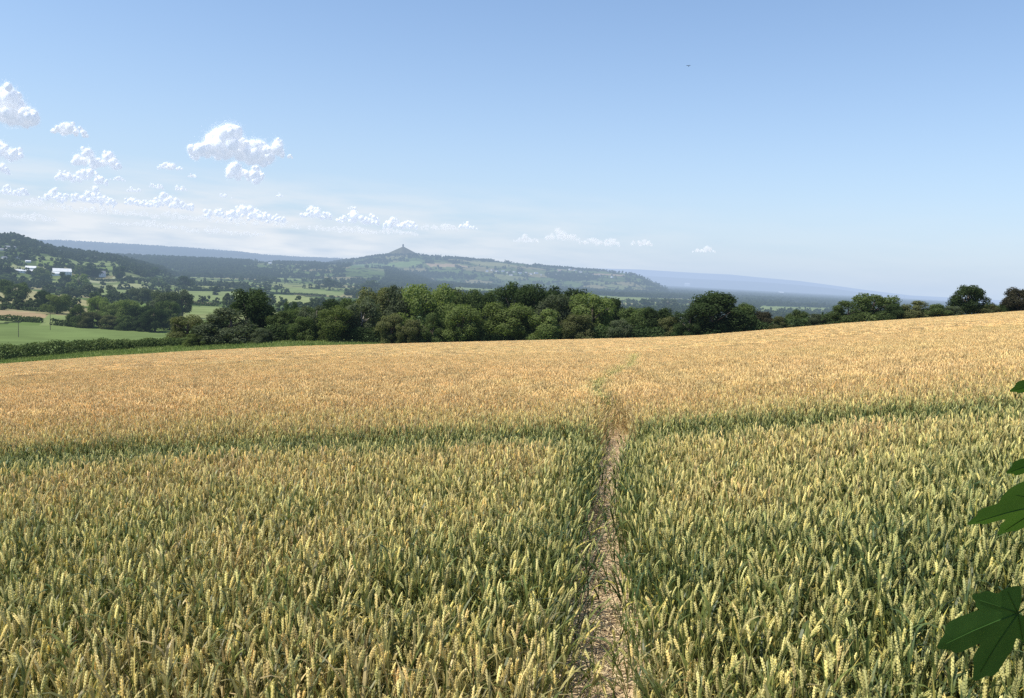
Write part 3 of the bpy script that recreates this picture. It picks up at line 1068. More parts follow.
# trodden path: pale dry soil strip, straw lying on it
ys = np.concatenate([np.arange(.3, 20, .1), np.arange(20, 40, .5)])
cx, pw_ = path_x(ys), np.maximum(path_w(ys), .1) * .5 + .22
U = np.linspace(-1, 1, 9)
PX = cx[:, None] + U[None] * pw_[:, None]
PY = np.repeat(ys[:, None], 9, 1)
PZ = terr(PX, PY) + .006 + .012 * vnoise(PX, PY, .09, 3) + .012 * (U[None] ** 2)
i = np.arange(PX.size).reshape(PX.shape)
q = np.stack([i[:-1, :-1], i[:-1, 1:], i[1:, 1:], i[1:, :-1]], -1).reshape(-1, 4)
PATHM = plain('dry_soil', (.70, .53, .32), (.38, .27, .155), 9, .95, False)
tag(link('path', mesh_np('path', np.stack([PX, PY, PZ], -1).reshape(-1, 3), q, [PATHM], smooth=True)), kind='structure')

n_ = 14000
yy = 1.0 + 25 * rng.uniform(0, 1, n_) ** 2.0
xx = path_x(yy) + rng.normal(0, .17, n_) * (1 + .5 * (yy > 9))
zz = terr(xx, yy) + .012 + np.abs(rng.normal(0, .018, n_))
a = rng.uniform(0, 6.283, n_); ln_ = rng.uniform(.03, .16, n_); pt = rng.normal(0, .22, n_)
D = np.stack([np.cos(a) * np.cos(pt), np.sin(a) * np.cos(pt), np.sin(pt)], 1) * ln_[:, None] / 2
S = np.stack([-np.sin(a), np.cos(a), rng.normal(0, .5, n_)], 1) * rng.uniform(.0012, .0034, n_)[:, None]
C0 = np.stack([xx, yy, zz], 1)
V = np.stack([C0 - D - S, C0 - D + S, C0 + D + S * .6, C0 + D - S * .6], 1).reshape(-1, 3)
STRAWM = plain('dry_straw', (.88, .72, .43), (.56, .42, .23), 6, .7, False)
tag(link('straw_litter', mesh_np('straw_litter', V, np.arange(n_ * 4).reshape(-1, 4), [STRAWM])), 'dry straw trodden flat on the path through the wheat', 'straw', kind='stuff')

# rough grass on the margin between wheat and hedge
n_ = 26000
gx = rng.uniform(-115, 60, n_); gy = EDGE + .3 + rng.uniform(0, 1, n_) * 13
gh = rng.uniform(.12, .4, n_)
P0 = np.stack([gx, gy, terr(gx, gy)], 1)
a = rng.uniform(0, 6.283, n_)
S = np.stack([np.cos(a), np.sin(a), 0 * a], 1) * .09
T = np.stack([rng.normal(0, .08, n_), rng.normal(0, .08, n_), gh], 1)
V = np.stack([P0 - S, P0 + S, P0 + T + S * .2, P0 + T - S * .2], 1).reshape(-1, 3)
GRASSM = foliage('margin_grass', (.16, .21, .06), (.28, .31, .11), .3, .2)
tag(link('grass', mesh_np('grass', V, np.arange(n_ * 4).reshape(-1, 4), [GRASSM])), 'rough green grass strip between the wheat and the hedge', 'grass', kind='stuff')

# ------------------------------------------------------------------ far-off woodland and hedgerows
FAR = []
for k, kind in enumerate(('round', 'skirt', 'oval', 'round', 'skirt')):
    me = crown_mesh('far_crown', 400 + k, 260, .17, .0, kind, 12)
    me.materials.append(LEAF['far'])
    FAR.append(bpy.data.objects.new('far_crown', me))
N = 900000
a = rng.uniform(R(-43), R(43), N)
r = np.sqrt(rng.uniform(560 ** 2, 9500 ** 2, N))
x, y = r * np.sin(a), r * np.cos(a)
hid, bd = cells(x, y)
wood = vnoise(x, y, 420, 41) * .6 + vnoise(x, y, 160, 43) * .4
on_border = bd < 4 + r * .0012
kd = vnoise(x, y, 90, 47)
p = np.where(on_border, .75 * (kd > .30) + .15, .012)
iswood = wood > (.60 - .12 * sstep(1500, 3000, r))
p = np.maximum(p, iswood * .42)
hz = np.max([hill_z(0, a, r), hill_z(1, a, r)], 0) > terr(x, y)
onhill0 = hill_z(0, a, r) > terr(x, y) + 3
z0_ = hill_z(0, a, r)
tw0 = vnoise(x, y, 200, 52) * .6 + kd * .4
p = np.where(onhill0, np.where(on_border, .85 * (kd > .22), np.where(tw0 > np.where(z0_ > 8, .40, .60), .55, .02)), p)
ontor = hill_z(1, a, r) > terr(x, y) + 3
tw_ = vnoise(x, y, 260, 53)
onroll = hill_z(6, a, r) > np.maximum(terr(x, y), hill_z(0, a, r)) + 2
p = np.where(onroll, np.maximum(np.where(on_border & (kd > .2), .9, 0), np.where(vnoise(x, y, 330, 57) > .42, .75, .02)), p)
p = np.where(ontor, np.maximum(np.where(on_border & (kd > .45), .6, 0), np.where(tw_ > .64, .7, .015)), p)
p = np.where((hill_z(5, a, r) > hill_z(1, a, r) - 2) & (hill_z(5, a, r) > -50), 0, p)
p = p * np.clip(1.0 - .40 * sstep(1500, 5000, r), 0, 1) * .75 * (.35 + .65 * sstep(800, 1500, r))
for poly, c in PLOTS + HPLOTS:
    p = np.where(in_poly(x, y, poly), 0, p)
ok = rng.uniform(0, 1, N) < p
x, y, r, ob, kd = x[ok], y[ok], r[ok], on_border[ok], kd[ok]
n_ = len(x)
low = (rng.uniform(0, 1, n_) < .62) & ob & ~iswood[ok]
h = np.where(low, rng.uniform(2.5, 5, n_), rng.uniform(6, 13, n_)) * (1 + .40 * sstep(1500, 4000, r))
w = h * rng.uniform(.8, 1.3, n_) * np.where(low, 1.7, 1)
scl = np.stack([w, w, h], 1)
rot = np.stack([0 * x, 0 * x, rng.uniform(0, 6.283, n_)], 1)
ow = gn_scatter('woodland', np.stack([x, y, ground_z(x, y) - .3], 1), FAR, rot, scl, rng.integers(0, 5, n_), rng.uniform(0, 1, n_), [LEAF['far']])
tag(ow, 'hazy belt of far-off trees and hedgerows across the plain', 'woodland', kind='stuff')
print('woodland', n_)

# ------------------------------------------------------------------ buildings
WHITE = plain('white_sheeting', (.80, .80, .78), (.68, .68, .66), .2, .5)
RENDER = plain('pale_render', (.72, .69, .62), (.60, .57, .50), .3)
SLATE = plain('grey_roof', (.30, .30, .31), (.20, .20, .22), .4)
REDROOF = plain('tiled_roof', (.28, .15, .11), (.20, .11, .08), .4)
GLASS = plain('dark_window', (.04, .05, .06), (.03, .03, .04), 1, .2)
STONE = plain('old_stone', (.20, .18, .15), (.13, .12, .10), .2)


def house(name, label, cat, loc, L, D, hw, hr, rz, wallm, roofm, group=None, windows=True):
    o = empty(name, loc, rz)
    tag(o, label, cat, group)
    mb = MB()
    mb.add([(-L/2,-D/2,-1),(L/2,-D/2,-1),(L/2,D/2,-1),(-L/2,D/2,-1),(-L/2,-D/2,hw),(L/2,-D/2,hw),(L/2,D/2,hw),(-L/2,D/2,hw),(-L/2,0,hw+hr-.12),(L/2,0,hw+hr-.12)],
           [(0,1,5,4),(2,3,7,6),(1,2,6,9,5),(3,0,4,8,7)])
    link('wall', mb.mesh('wall', [wallm]), o)
    rb = MB()
    e = .5
    for s in (-1, 1):
        rb.add([(-L/2-e, s*(D/2+e), hw-.25), (L/2+e, s*(D/2+e), hw-.25), (L/2+e, 0, hw+hr), (-L/2-e, 0, hw+hr),
                (-L/2-e, s*(D/2+e), hw-.05), (L/2+e, s*(D/2+e), hw-.05), (L/2+e, 0, hw+hr+.2), (-L/2-e, 0, hw+hr+.2)],
               [(0,1,2,3),(4,7,6,5),(0,4,5,1),(3,2,6,7),(0,3,7,4),(1,5,6,2)])
    link('roof', rb.mesh('roof', [roofm]), o)
    if windows:
        k = max(2, int(L / 4))
        for q in range(k):
            wx = -L / 2 + L * (q + .5) / k
            wb = MB(); wb.box((wx, -D / 2 - .02, hw * .6), (1.3, .1, 1.3))
            link('window', wb.mesh('window', [GLASS]), o)
    return o


def hse(px, py, wpx, hpx, name, label, cat, wallm, roofm, rz=0, group=None, windows=False, rfrac=.35, dfrac=.6):
    b = put(px, py)
    s = b[1] / F
    L, Ht = wpx * s, hpx * s
    return house(name, label, cat, b, L, L * dfrac, Ht * (1 - rfrac), Ht * rfrac, rz + math.atan2(-b[0], b[1]), wallm, roofm, group, windows)


hse(24, 273, 20, 3.6, 'farm_building', 'long low white farm building left of the tree', 'farm building', WHITE, WHITE, .05, None, True, .4, .3)
hse(31, 270.5, 9, 4.5, 'farm_building', 'gabled white building behind the long low white farm building', 'farm building', WHITE, WHITE, -.2, None, False, .4)
hse(62, 275, 16, 6.5, 'barn', 'large white barn with curved-looking pale roof right of the tree', 'barn', WHITE, WHITE, .1, None, True, .45, .5)
hse(56, 275.5, 8, 3.5, 'barn', 'low white lean-to barn at the left end of the large white barn', 'barn', WHITE, WHITE, .1, None, False, .4)
hse(102, 277, 6, 6, 'house', 'small white house beside the dark round tree', 'house', WHITE, SLATE, .3, None, True, .4)
hse(28, 262.5, 4.5, 2.2, 'house', 'tiny white house above the long white farm building', 'house', WHITE, WHITE, .2)
hse(129, 264.5, 6, 2, 'shed', 'pale low shed in the tree belt above the straight hedge', 'shed', WHITE, WHITE, .1)
HL = [(3, 250, 5), (10, 247.5, 9), (4, 258, 5), (18, 258, 5), (56, 252, 4), (61, 251.5, 3.5), (97, 258, 4)]
for px, py, w in HL:
    hse(px, py + 1, w, 2.6, 'hillside_house', 'pale house among the trees of the wooded hill at the far left', 'house', RENDER, SLATE, px, 'pale houses on the wooded hill')
hse(687, 286, 5, 3, 'warehouse', 'single white building shining on the hazy plain right of the hill', 'warehouse', WHITE, WHITE, .1)
hse(781, 294, 5, 2.2, 'warehouse', 'pale building on the plain above the hedge right of the oak-like tree', 'warehouse', WHITE, WHITE, .1)
hse(270, 264, 3, 1.5, 'warehouse', 'white speck of a building on the plain left of the tower hill', 'warehouse', WHITE, WHITE, .1)
TOWN = [(487, 271), (492, 270), (497, 271.5), (503, 271), (508, 272.5), (514, 272), (520, 273), (526, 272.5), (531, 274), (536, 273), (541, 274.5), (548, 274), (556, 275), (523, 275.5), (511, 275),
        (570, 268), (575, 270), (580, 272), (586, 274), (592, 275), (600, 275.5), (612, 277), (560, 271)]
for k, (px, py) in enumerate(TOWN):
    hse(px, py + .8, 2.6 + (k * 7 % 5) * .4, 1.7, 'town_house', 'pale house in the distant town on the slope right of the tower', 'house', RENDER if k % 3 else WHITE, (REDROOF if k % 3 == 1 else SLATE), k * 1.1, 'houses of the distant hillside town')

# the tower on the conical hill
tb = at_r(403, 249.2, 4690)
tz = float(ground_z(tb[0], tb[1]))
tower = empty('stone_tower', (tb[0], tb[1], tz - 1), 0, (.72, .72, .62))
tag(tower, 'lone stone church tower on the top of the conical hill', 'tower')
mb = MB()
mb.box((0, 0, 11), (9, 9, 24))
for sx in (-1, 1):
    for sy in (-1, 1):
        mb.box((sx * 4.6, sy * 4.6, 10), (2.2, 2.2, 22))
        mb.box((sx * 4.1, sy * 4.1, 24.2), (1.4, 1.4, 2.6))
link('wall', mb.mesh('wall', [STONE]), tower)
mb = MB()
for s in (-1, 1):
    mb.box((0, s * 4.2, 23.6), (6.6, .7, 1.2)); mb.box((s * 4.2, 0, 23.6), (.7, 6.6, 1.2))
link('parapet', mb.mesh('parapet', [STONE]), tower)
mb = MB(); mb.box((0, -4.55, 17), (2.4, .2, 4.5)); link('opening', mb.mesh('opening', [GLASS]), tower)
mb = MB(); mb.box((0, -4.55, 3.6), (2.6, .2, 5)); link('opening', mb.mesh('opening', [GLASS]), tower)

# white cattle trough by the hedge gap, two wooden poles
tp = at_y(192, 347, 139.5)
tr = empty('trough', (tp[0], tp[1], float(terr(tp[0], tp[1]))), .3)
tag(tr, 'white block-like trough in the gap at the right end of the hedge', 'trough')
mb = MB()
mb.box((0, 0, .12), (1.5, .75, .24))
for s in (-1, 1):
    mb.box((0, s * .34, .52), (1.5, .08, .56)); mb.box((s * .71, 0, .52), (.08, .6, .56))
link('basin', mb.mesh('basin', [WHITE]), tr)
WOOD = plain('pole_wood', (.12, .10, .085), (.07, .06, .05), 3)
PORC = plain('porcelain', (.5, .5, .48), (.4, .4, .4), 3)
for (px, b, t, lab) in ((18.5, 337, 321, 'left of two wooden utility poles standing in the bright green field'), (50.3, 330, 312, 'right of two wooden utility poles beside the stub of hedge')):
    p = hit(px, b); d = p[1]
    hh = at_y(px, t, d)[2] - p[2]
    o = empty('utility_pole', p, .4)
    tag(o, lab, 'utility pole')
    mb = MB(); mb.tube([(0, 0, -.3), (0, 0, hh)], [.14, .10], 8); link('pole', mb.mesh('pole', [WOOD]), o)
    mb = MB(); mb.box((0, -.2, hh - .5), (1.8, .12, .14)); c = link('crossarm', mb.mesh('crossarm', [WOOD]), o)
    for s in (-.75, 0, .75):
        mb = MB(); mb.tube([(s, -.2, hh - .42), (s, -.2, hh - .2)], [.05, .04], 6); link('insulator', mb.mesh('insulator', [PORC]), c)

# lattice pylon far away on the right
pp = put(904, 300)
rr_ = np.linalg.norm(pp[:2])
py_o = empty('pylon', pp, .6)
tag(py_o, 'faint lattice electricity pylon on the hazy plain left of the lone dark tree', 'pylon')
STEEL = plain('galvanised_steel', (.35, .36, .37), (.28, .29, .3), 1)
mb = MB(); PH = 46.0
for sx, sy in ((1, 1), (1, -1), (-1, 1), (-1, -1)):
    mb.tube([(sx * 4, sy * 4, 0), (sx * 1.2, sy * 1.2, 28), (sx * .5, sy * .5, PH)], [.35, .3, .2], 4)
for k in range(7):
    z0, z1 = k * 6, k * 6 + 6
    f = lambda z: 4 + (1.2 - 4) * z / 28 if z < 28 else 1.2 - .7 * (z - 28) / 18
    for s in (-1, 1):
        mb.tube([(-f(z0), s * f(z0), z0), (f(z1), s * f(z1), z1)], [.15, .15], 4)
        mb.tube([(s * f(z0), f(z0), z0), (s * f(z1), -f(z1), z1)], [.15, .15], 4)
link('tower_frame', mb.mesh('tower_frame', [STEEL]), py_o)
for z, w in ((29, 8), (36, 9.5), (42, 7)):
    mb = MB(); mb.tube([(-w, 0, z), (0, 0, z + 1.5), (w, 0, z)], [.12, .4, .12], 4); mb.tube([(-w, 0, z), (w, 0, z)], [.2, .2], 4)
    link('crossarm', mb.mesh('crossarm', [STEEL]), py_o)

# reddish ploughed strip near the right skyline
# bird
BIRDM = plain('dark_feathers', (.05, .05, .055), (.03, .03, .035), 4)
bp = at_y(688.5, 66, 170)
bird = empty('bird', bp, 1.2)
tag(bird, 'small dark bird flying high in the open sky right of centre', 'bird')
mb = MB()
mb.tube([(-.30, 0, 0), (-.22, 0, .01), (-.05, 0, .02), (.12, 0, .015), (.24, 0, .0), (.42, 0, -.005)], [.012, .05, .085, .075, .035, .05], 8)
for s in (-1, 1):
    mb.add([(-.12, 0, .05), (-.16, s * .25, .15), (-.02, s * .55, .1), (.1, s * .3, .12), (.12, 0, .05), (-.02, s * .2, .16)],
           [(0, 1, 5), (1, 2, 3, 5), (5, 3, 4), (0, 5, 4)])
link('body', mb.mesh('body', [BIRDM], True), bird)

# ------------------------------------------------------------------ clouds: drifts of tiny white flecks, dense inside, frayed outside
def cloud_material(name, haze_extra):
    m, n, l = new_mat(name)
    d = n.new('ShaderNodeBsdfDiffuse'); d.inputs[0].default_value = (.74, .74, .74, 1)
    t = n.new('ShaderNodeBsdfTranslucent'); t.inputs[0].default_value = (.74, .74, .74, 1)
    ms = n.new('ShaderNodeMixShader'); ms.inputs[0].default_value = 0.0
    l.new(d.outputs[0], ms.inputs[1]); l.new(t.outputs[0], ms.inputs[2])
    e = n.new('ShaderNodeEmission'); e.inputs[0].default_value = (.72, .78, .88, 1); e.inputs[1].default_value = .34  # even glow put into the vapour, standing in for scattered light
    ad = n.new('ShaderNodeAddShader'); l.new(ms.outputs[0], ad.inputs[0]); l.new(e.outputs[0], ad.inputs[1])
    e2 = n.new('ShaderNodeEmission'); e2.inputs[0].default_value = (.78, .85, .93, 1)  # flat pale glow mixed in, standing in for haze over distant clouds
    m2 = n.new('ShaderNodeMixShader'); m2.inputs[0].default_value = haze_extra
    l.new(ad.outputs[0], m2.inputs[1]); l.new(e2.outputs[0], m2.inputs[2])
    return finish(m, m2.outputs[0], False)


def fringe_material(name, src_mix):
    m = cloud_material(name, src_mix)
    n, l = m.node_tree.nodes, m.node_tree.links
    out = next(x for x in n if x.type == 'OUTPUT_MATERIAL')
    src = out.inputs[0].links[0].from_socket
    tr = n.new('ShaderNodeBsdfTransparent')
    mx = n.new('ShaderNodeMixShader'); mx.inputs[0].default_value = .72
    l.new(src, mx.inputs[1]); l.new(tr.outputs[0], mx.inputs[2])
    l.new(mx.outputs[0], out.inputs[0])
    return m


FRINGE = {}
CLOUD_NEAR = cloud_material('cloud_vapour', .0)
CLOUD_MID = cloud_material('hazy_cloud_vapour', .12)
CLOUD_FAR = cloud_material('faint_cloud_vapour', .7)
for m_, k_ in ((CLOUD_NEAR, 0), (CLOUD_MID, .12), (CLOUD_FAR, .7)):
    FRINGE[m_.name] = fringe_material('thin_' + m_.name, k_)


def cloud(px, py, wpx, hpx, label, seed, mat=None, cover=5.0, group=None):
    """px, py: middle; base flat, top billowing"""
    g = np.random.default_rng(seed)
    base = ray(px, py + hpx / 2)
    el = math.asin(base[2])
    dist = min(26000, max(4200, 1150 / math.tan(max(el, .03))))
    ca_ = float(ray(px, py + hpx / 2) @ fwd)
    s = dist * ca_ / F              # metres per pixel there
    c = EYE + ray(px, py + hpx / 2) * dist
    rd = np.array([c[0], c[1], 0]); rd /= np.linalg.norm(rd)
    sd = np.array([rd[1], -rd[0], 0]) * ca_
    nb = max(10, int(wpx / .9))
    ux = g.uniform(-1, 1, nb)
    env = (1 - np.abs(ux) ** 2.2) ** .7 * (.65 + .35 * np.sin(ux * 5 + seed)) + .1
    hb = g.uniform(0, 1, nb) * env
    rb = (.10 + .24 * g.uniform(0, 1, nb) ** 1.8 * env) * hpx
    rb = np.minimum(rb, .5 * hpx)
    B = np.stack([ux * (wpx / 2 - rb.clip(max=wpx * .3)), g.normal(0, .25, nb) * wpx, (rb * .8 + hb * (hpx - 1.7 * rb).clip(0))], 1)
    ph = g.uniform(0, 6, (nb, 3))
    lump = lambda D_, k_: 1 + .10 * np.sin(D_[..., 0] * 5 + ph[k_, 0]) * np.sin(D_[..., 2] * 5 + ph[k_, 1]) + .07 * np.sin(D_[..., 1] * 9 + ph[k_, 2]) * np.sin(D_[..., 2] * 11 + ph[k_, 0])

    def place(L):
        L = L.copy()
        L[:, 2] = np.where(L[:, 2] < 0, L[:, 2] * .25, L[:, 2])
        P = (L[:, :1] * sd + L[:, 1:2] * rd) * s
        P[:, 2] = L[:, 2] * s
        return P
    VV, QQ, b0 = [], [], 0
    nu, nv = 20, 12
    th, phi = np.meshgrid(np.linspace(0, 2 * np.pi, nu, endpoint=False), np.linspace(.02, np.pi - .02, nv))
    DD = np.stack([np.sin(phi) * np.cos(th), np.sin(phi) * np.sin(th), np.cos(phi)], -1).reshape(-1, 3)
    gi_ = np.arange(nu * nv).reshape(nv, nu)
    gq = np.stack([gi_[:-1], gi_[1:], np.roll(gi_[1:], -1, 1), np.roll(gi_[:-1], -1, 1)], -1).reshape(-1, 4)
    for k_ in range(nb):
        VV.append(place(B[k_] + DD * (rb[k_] * (.35 if mat is CLOUD_FAR else .84) * lump(DD, k_))[:, None]))
        QQ.append(gq + b0); b0 += nu * nv
    cnt = int(wpx * hpx * cover * (5 if mat is CLOUD_FAR else 4.2)) + 300
    wgt = rb ** 2 / (rb ** 2).sum()
    ids = g.choice(nb, cnt, p=wgt)
    D = g.normal(0, 1, (cnt, 3)); D /= np.linalg.norm(D, axis=1)[:, None]
    q = .82 + np.abs(g.normal(0, .26, cnt)) + np.abs(g.normal(0, .55, cnt)) * (g.uniform(0, 1, cnt) < .05)
    P = place(B[ids] + D * (rb[ids] * q * lump(D, ids))[:, None])
    N_ = D[:, :1] * sd + D[:, 1:2] * rd + D[:, 2:] * np.array([0, 0, 1.0])
    sz = s * .8
    Nn = N_ + g.normal(0, .2, N_.shape); Nn /= np.linalg.norm(Nn, axis=1)[:, None]
    T = np.cross(Nn, g.normal(0, 1, Nn.shape)); T /= np.linalg.norm(T, axis=1)[:, None]
    Bt = np.cross(Nn, T)
    k = (sz * g.uniform(.5, 1.1, cnt) / 2)[:, None]
    T, Bt = T * k, Bt * k
    VV.append(np.stack([P - T - Bt, P + T - Bt, P + T + Bt, P - T + Bt], 1).reshape(-1, 3))
    QQ.append(np.arange(cnt * 4).reshape(-1, 4) + b0)
    o = link('cloud', mesh_np('cloud', np.concatenate(VV), np.concatenate(QQ), [mat or CLOUD_NEAR, FRINGE[(mat or CLOUD_NEAR).name]], mi=np.concatenate([np.zeros(len(gq) * nb, int), np.ones(cnt, int)]), smooth=True))
    o.location = [float(v) for v in c]
    return tag(o, label, 'cloud', group)


CL = [
    (8, 104, 70, 42, 'big white cloud cut by the left margin, highest of the low clouds', 1, CLOUD_NEAR),
    (69, 128, 44, 14, 'small flat white cloud just right of the highest left cloud', 2, CLOUD_NEAR),
    (3, 148, 46, 23, 'white cloud at the left margin below the biggest margin cloud', 3, CLOUD_NEAR),
    (-2, 167, 26, 13, 'cloud scrap at the left margin, lowest of three margin clouds', 4, CLOUD_NEAR),
    (97, 157, 52, 22, 'white heaped cloud above a flatter one, left of the large cloud', 5, CLOUD_NEAR),
    (82, 175, 56, 14, 'flat white cloud directly under the heaped one on the left', 6, CLOUD_NEAR),
    (118, 178, 16, 5, 'thin wisp trailing right of the flat white cloud', 7, CLOUD_NEAR),
    (170, 165, 27, 10, 'little lens-shaped cloud left of the large heaped cloud', 8, CLOUD_NEAR),
    (232, 142, 92, 40, 'largest white heaped cloud in the open sky left of centre', 9, CLOUD_NEAR),
    (276, 147, 20, 20, 'frayed right tip beside the largest heaped cloud', 19, CLOUD_NEAR),
    (243, 171, 46, 19, 'white cloud directly below the largest heaped cloud', 10, CLOUD_NEAR),
    (15, 190, 32, 10, 'low white cloud in the bank at the left margin', 11, CLOUD_MID),
    (80, 196, 84, 13, 'long low white cloud in the bank above the blue ridge', 12, CLOUD_MID),
    (160, 201, 72, 14, 'long low cloud in the bank below the lens-shaped cloud', 13, CLOUD_MID),
    (245, 212, 84, 15, 'low cloud in the bank below the largest heaped cloud', 14, CLOUD_MID),
    (316, 212, 34, 14, 'compact low cloud in the bank left of the tower hill', 15, CLOUD_MID),
    (358, 217, 46, 14, 'low cloud in the bank just left above the tower', 16, CLOUD_MID),
    (400, 222, 36, 13, 'low faint cloud directly above the tower hill', 17, CLOUD_MID),
    (440, 226, 40, 9, 'thin faint cloud right above the tower hill', 18, CLOUD_FAR),
    (468, 225, 20, 8, 'small faint cloud right of the thin cloud above the hill', 20, CLOUD_MID),
    (526, 238, 26, 9, 'faint flat cloud over the middle of the long hill', 21, CLOUD_FAR),
    (562, 235, 38, 13, 'faint heaped cloud over the right part of the long hill', 22, CLOUD_FAR),
    (600, 241, 44, 9, 'faint cloud streak right of the faint heaped cloud', 23, CLOUD_FAR),
    (642, 242, 24, 8, 'faint small cloud above the right end of the hill', 24, CLOUD_FAR),
    (704, 249, 24, 7, 'rightmost faint cloud above the hazy plain', 25, CLOUD_FAR),
]
for k, (px, py, w, h) in enumerate([(40, 203, 70, 9), (110, 210, 80, 9), (185, 216, 70, 9), (262, 222, 80, 8), (340, 228, 70, 8), (30, 216, 60, 8), (150, 224, 80, 7), (395, 231, 50, 7), (225, 231, 80, 6)]):
    CL.append((px, py, w, h, ['upper', 'middle', 'lower'][min(2, k // 3)] + ' streak of the thin hazy cloud layer under the low bank', 90 + k, CLOUD_FAR))
for px, py, w, h, lab, sd_, mt in CL:
    cloud(px, py, w, h, lab, sd_, mt, group='streaks of the thin hazy cloud layer' if sd_ >= 90 else None, cover=5.5 if mt is CLOUD_NEAR else (4 if mt is CLOUD_MID else 2.2))
for k, (px, py, w, h) in enumerate([(192, 175, 9, 5), (180, 188, 15, 6), (157, 186, 17, 6), (225, 195, 15, 5), (290, 156, 6, 5), (280, 195, 8, 4), (352, 207, 10, 5), (134, 189, 16, 6)]):
    cloud(px, py, w, h, 'tiny scrap of cloud among the larger clouds on the left', 60 + k, CLOUD_MID, 4, 'tiny cloud scraps')

# ------------------------------------------------------------------ leafy branch hanging in at the right
m, n, l = new_mat('shaded_leaf')
col = noise_mix(n, l, (.024, .062, .012), (.042, .095, .018), 30, 'Object', 4)  # dark base colour stands in for tree shade on the leaves
b = n.new('ShaderNodeBsdfPrincipled'); l.new(col, b.inputs['Base Color']); b.inputs['Roughness'].default_value = .6
b.inputs['Specular IOR Level'].default_value = .15
t = n.new('ShaderNodeBsdfTranslucent'); t.inputs[0].default_value = (.09, .20, .02, 1)
mx = n.new('ShaderNodeMixShader'); mx.inputs[0].default_value = .32
l.new(b.outputs[0], mx.inputs[1]); l.new(t.outputs[0], mx.inputs[2])
LEAFM = finish(m, mx.outputs[0], False)
m, n, l = new_mat('leaf_vein')
b = n.new('ShaderNodeBsdfPrincipled'); l.new(noise_mix(n, l, (.040, .090, .020), (.034, .075, .017), 20), b.inputs['Base Color']); b.inputs['Roughness'].default_value = .9; b.inputs['Specular IOR Level'].default_value = .05
VEINM = finish(m, b.outputs[0], False)

# palmate lobed leaf: polar outline about the stalk end, axis along the middle lobe
LOBES = [(0, .97, 26), (44, .56, 25), (-48, .95, 25), (84, .34, 26), (-92, .44, 26)]


def lobed_leaf(mb, base, tip, side, curl=.10, cup=.12, asym=1.0):
    base, tip, side = np.array(base), np.array(tip), np.array(side)
    ax = tip - base
    nrm = np.cross(ax, side); nrm /= np.linalg.norm(nrm)
    L = np.linalg.norm(ax)
    floor_ = .34 if asym == 1.0 else .62
    out = []
    for th in np.arange(-128, 129, 3.0):
        r_ = floor_
        for c, ln_l, wd in LOBES:
            d = abs(th - c) / wd
            if d < 1.25:
                v = ln_l * (1 - .50 * min(d, 1.25) ** 1.75)
                v *= 1 + .045 * math.cos(th * .42)
                r_ = max(r_, v)
        if abs(th) > 112: r_ *= 1 - (abs(th) - 112) / 16 * .75
        out.append((r_ * math.cos(R(th)), r_ * math.sin(R(th))))
    P3 = lambda u, v: base + ax * u + side * v + nrm * L * (cup * abs(v) - curl * (u * u + .5 * v * v))
    vs = [P3(0, 0)]
    k = len(out)
    for f in (.45, .75, 1.0):
        vs += [P3(u * f, v * f) for u, v in out]
    fs = [(0, 1 + i, 2 + i) for i in range(k - 1)]
    for q in range(2):
        for i in range(k - 1):
            a0 = 1 + q * k + i
            fs.append((a0, a0 + k, a0 + k + 1, a0 + 1))
    mb.add(vs, fs, 0)


DEP = .85


def lp(px, py, dy=0.0):
    return at_y(px, py, DEP + dy)


branch = empty('tree_branch', lp(1075, 420))
inv = np.array(branch.location)
tag(branch, 'dark lobed leaves on a twig hanging in at the right in front of wheat', 'branch')
TW = MB()
tw = [lp(1230, -420, .1), lp(1150, -120, .06), lp(1095, 120), lp(1072, 300), lp(1064, 420), lp(1058, 520), lp(1048, 600), lp(1050, 690), lp(1062, 790)]
TW.tube([p - inv for p in tw], [.006, .005, .0042, .0034, .003, .0026, .0022, .0018, .001], 7)
TW.tube([p - inv for p in (lp(1230, -420, .1), lp(1500, -900, .0), lp(2100, -1500, -.3))], [.006, .012, .022], 8)
link('twig', TW.mesh('twig', [plain('twig_bark', (.06, .05, .03), (.04, .03, .02), 40, .8, False)], True), branch)
# base px, tip px, side px (direction of one lobe), depth offsets base/tip/side
LV = [
    ((1018, 613), (932, 643), (-22, -72), (0, -.02, -.015), 1.0),
    ((1052, 503), (962, 517), (-8, -38), (0, -.03, -.06), 2.0),
    ((1055, 458), (1004, 470), (-6, -34), (.02, .02, -.03), 1.0),
    ((1058, 380), (1006, 388), (-4, -28), (.02, .0, -.03), 1.0),
    ((1070, 560), (1120, 640), (40, -30), (0, .03, .02), 1.0),
    ((1075, 420), (1130, 470), (30, -44), (0, .03, .02), 1.0),
    ((1080, 320), (1030, 300), (10, 40), (.02, .05, -.03), 1.0),
    ((1085, 300), (1160, 330), (-20, 50), (0, .03, .02), 1.0),
    ((1100, 160), (1050, 190), (-30, -40), (0, .06, .02), 1.0),
    ((1110, 120), (1190, 150), (-20, 56), (0, -.03, .02), 1.0),
    ((1060, 740), (1010, 800), (50, 40), (0, .0, .02), 1.0),
    ((1066, 700), (1130, 750), (40, -50), (0, .0, .02), 1.0),
]
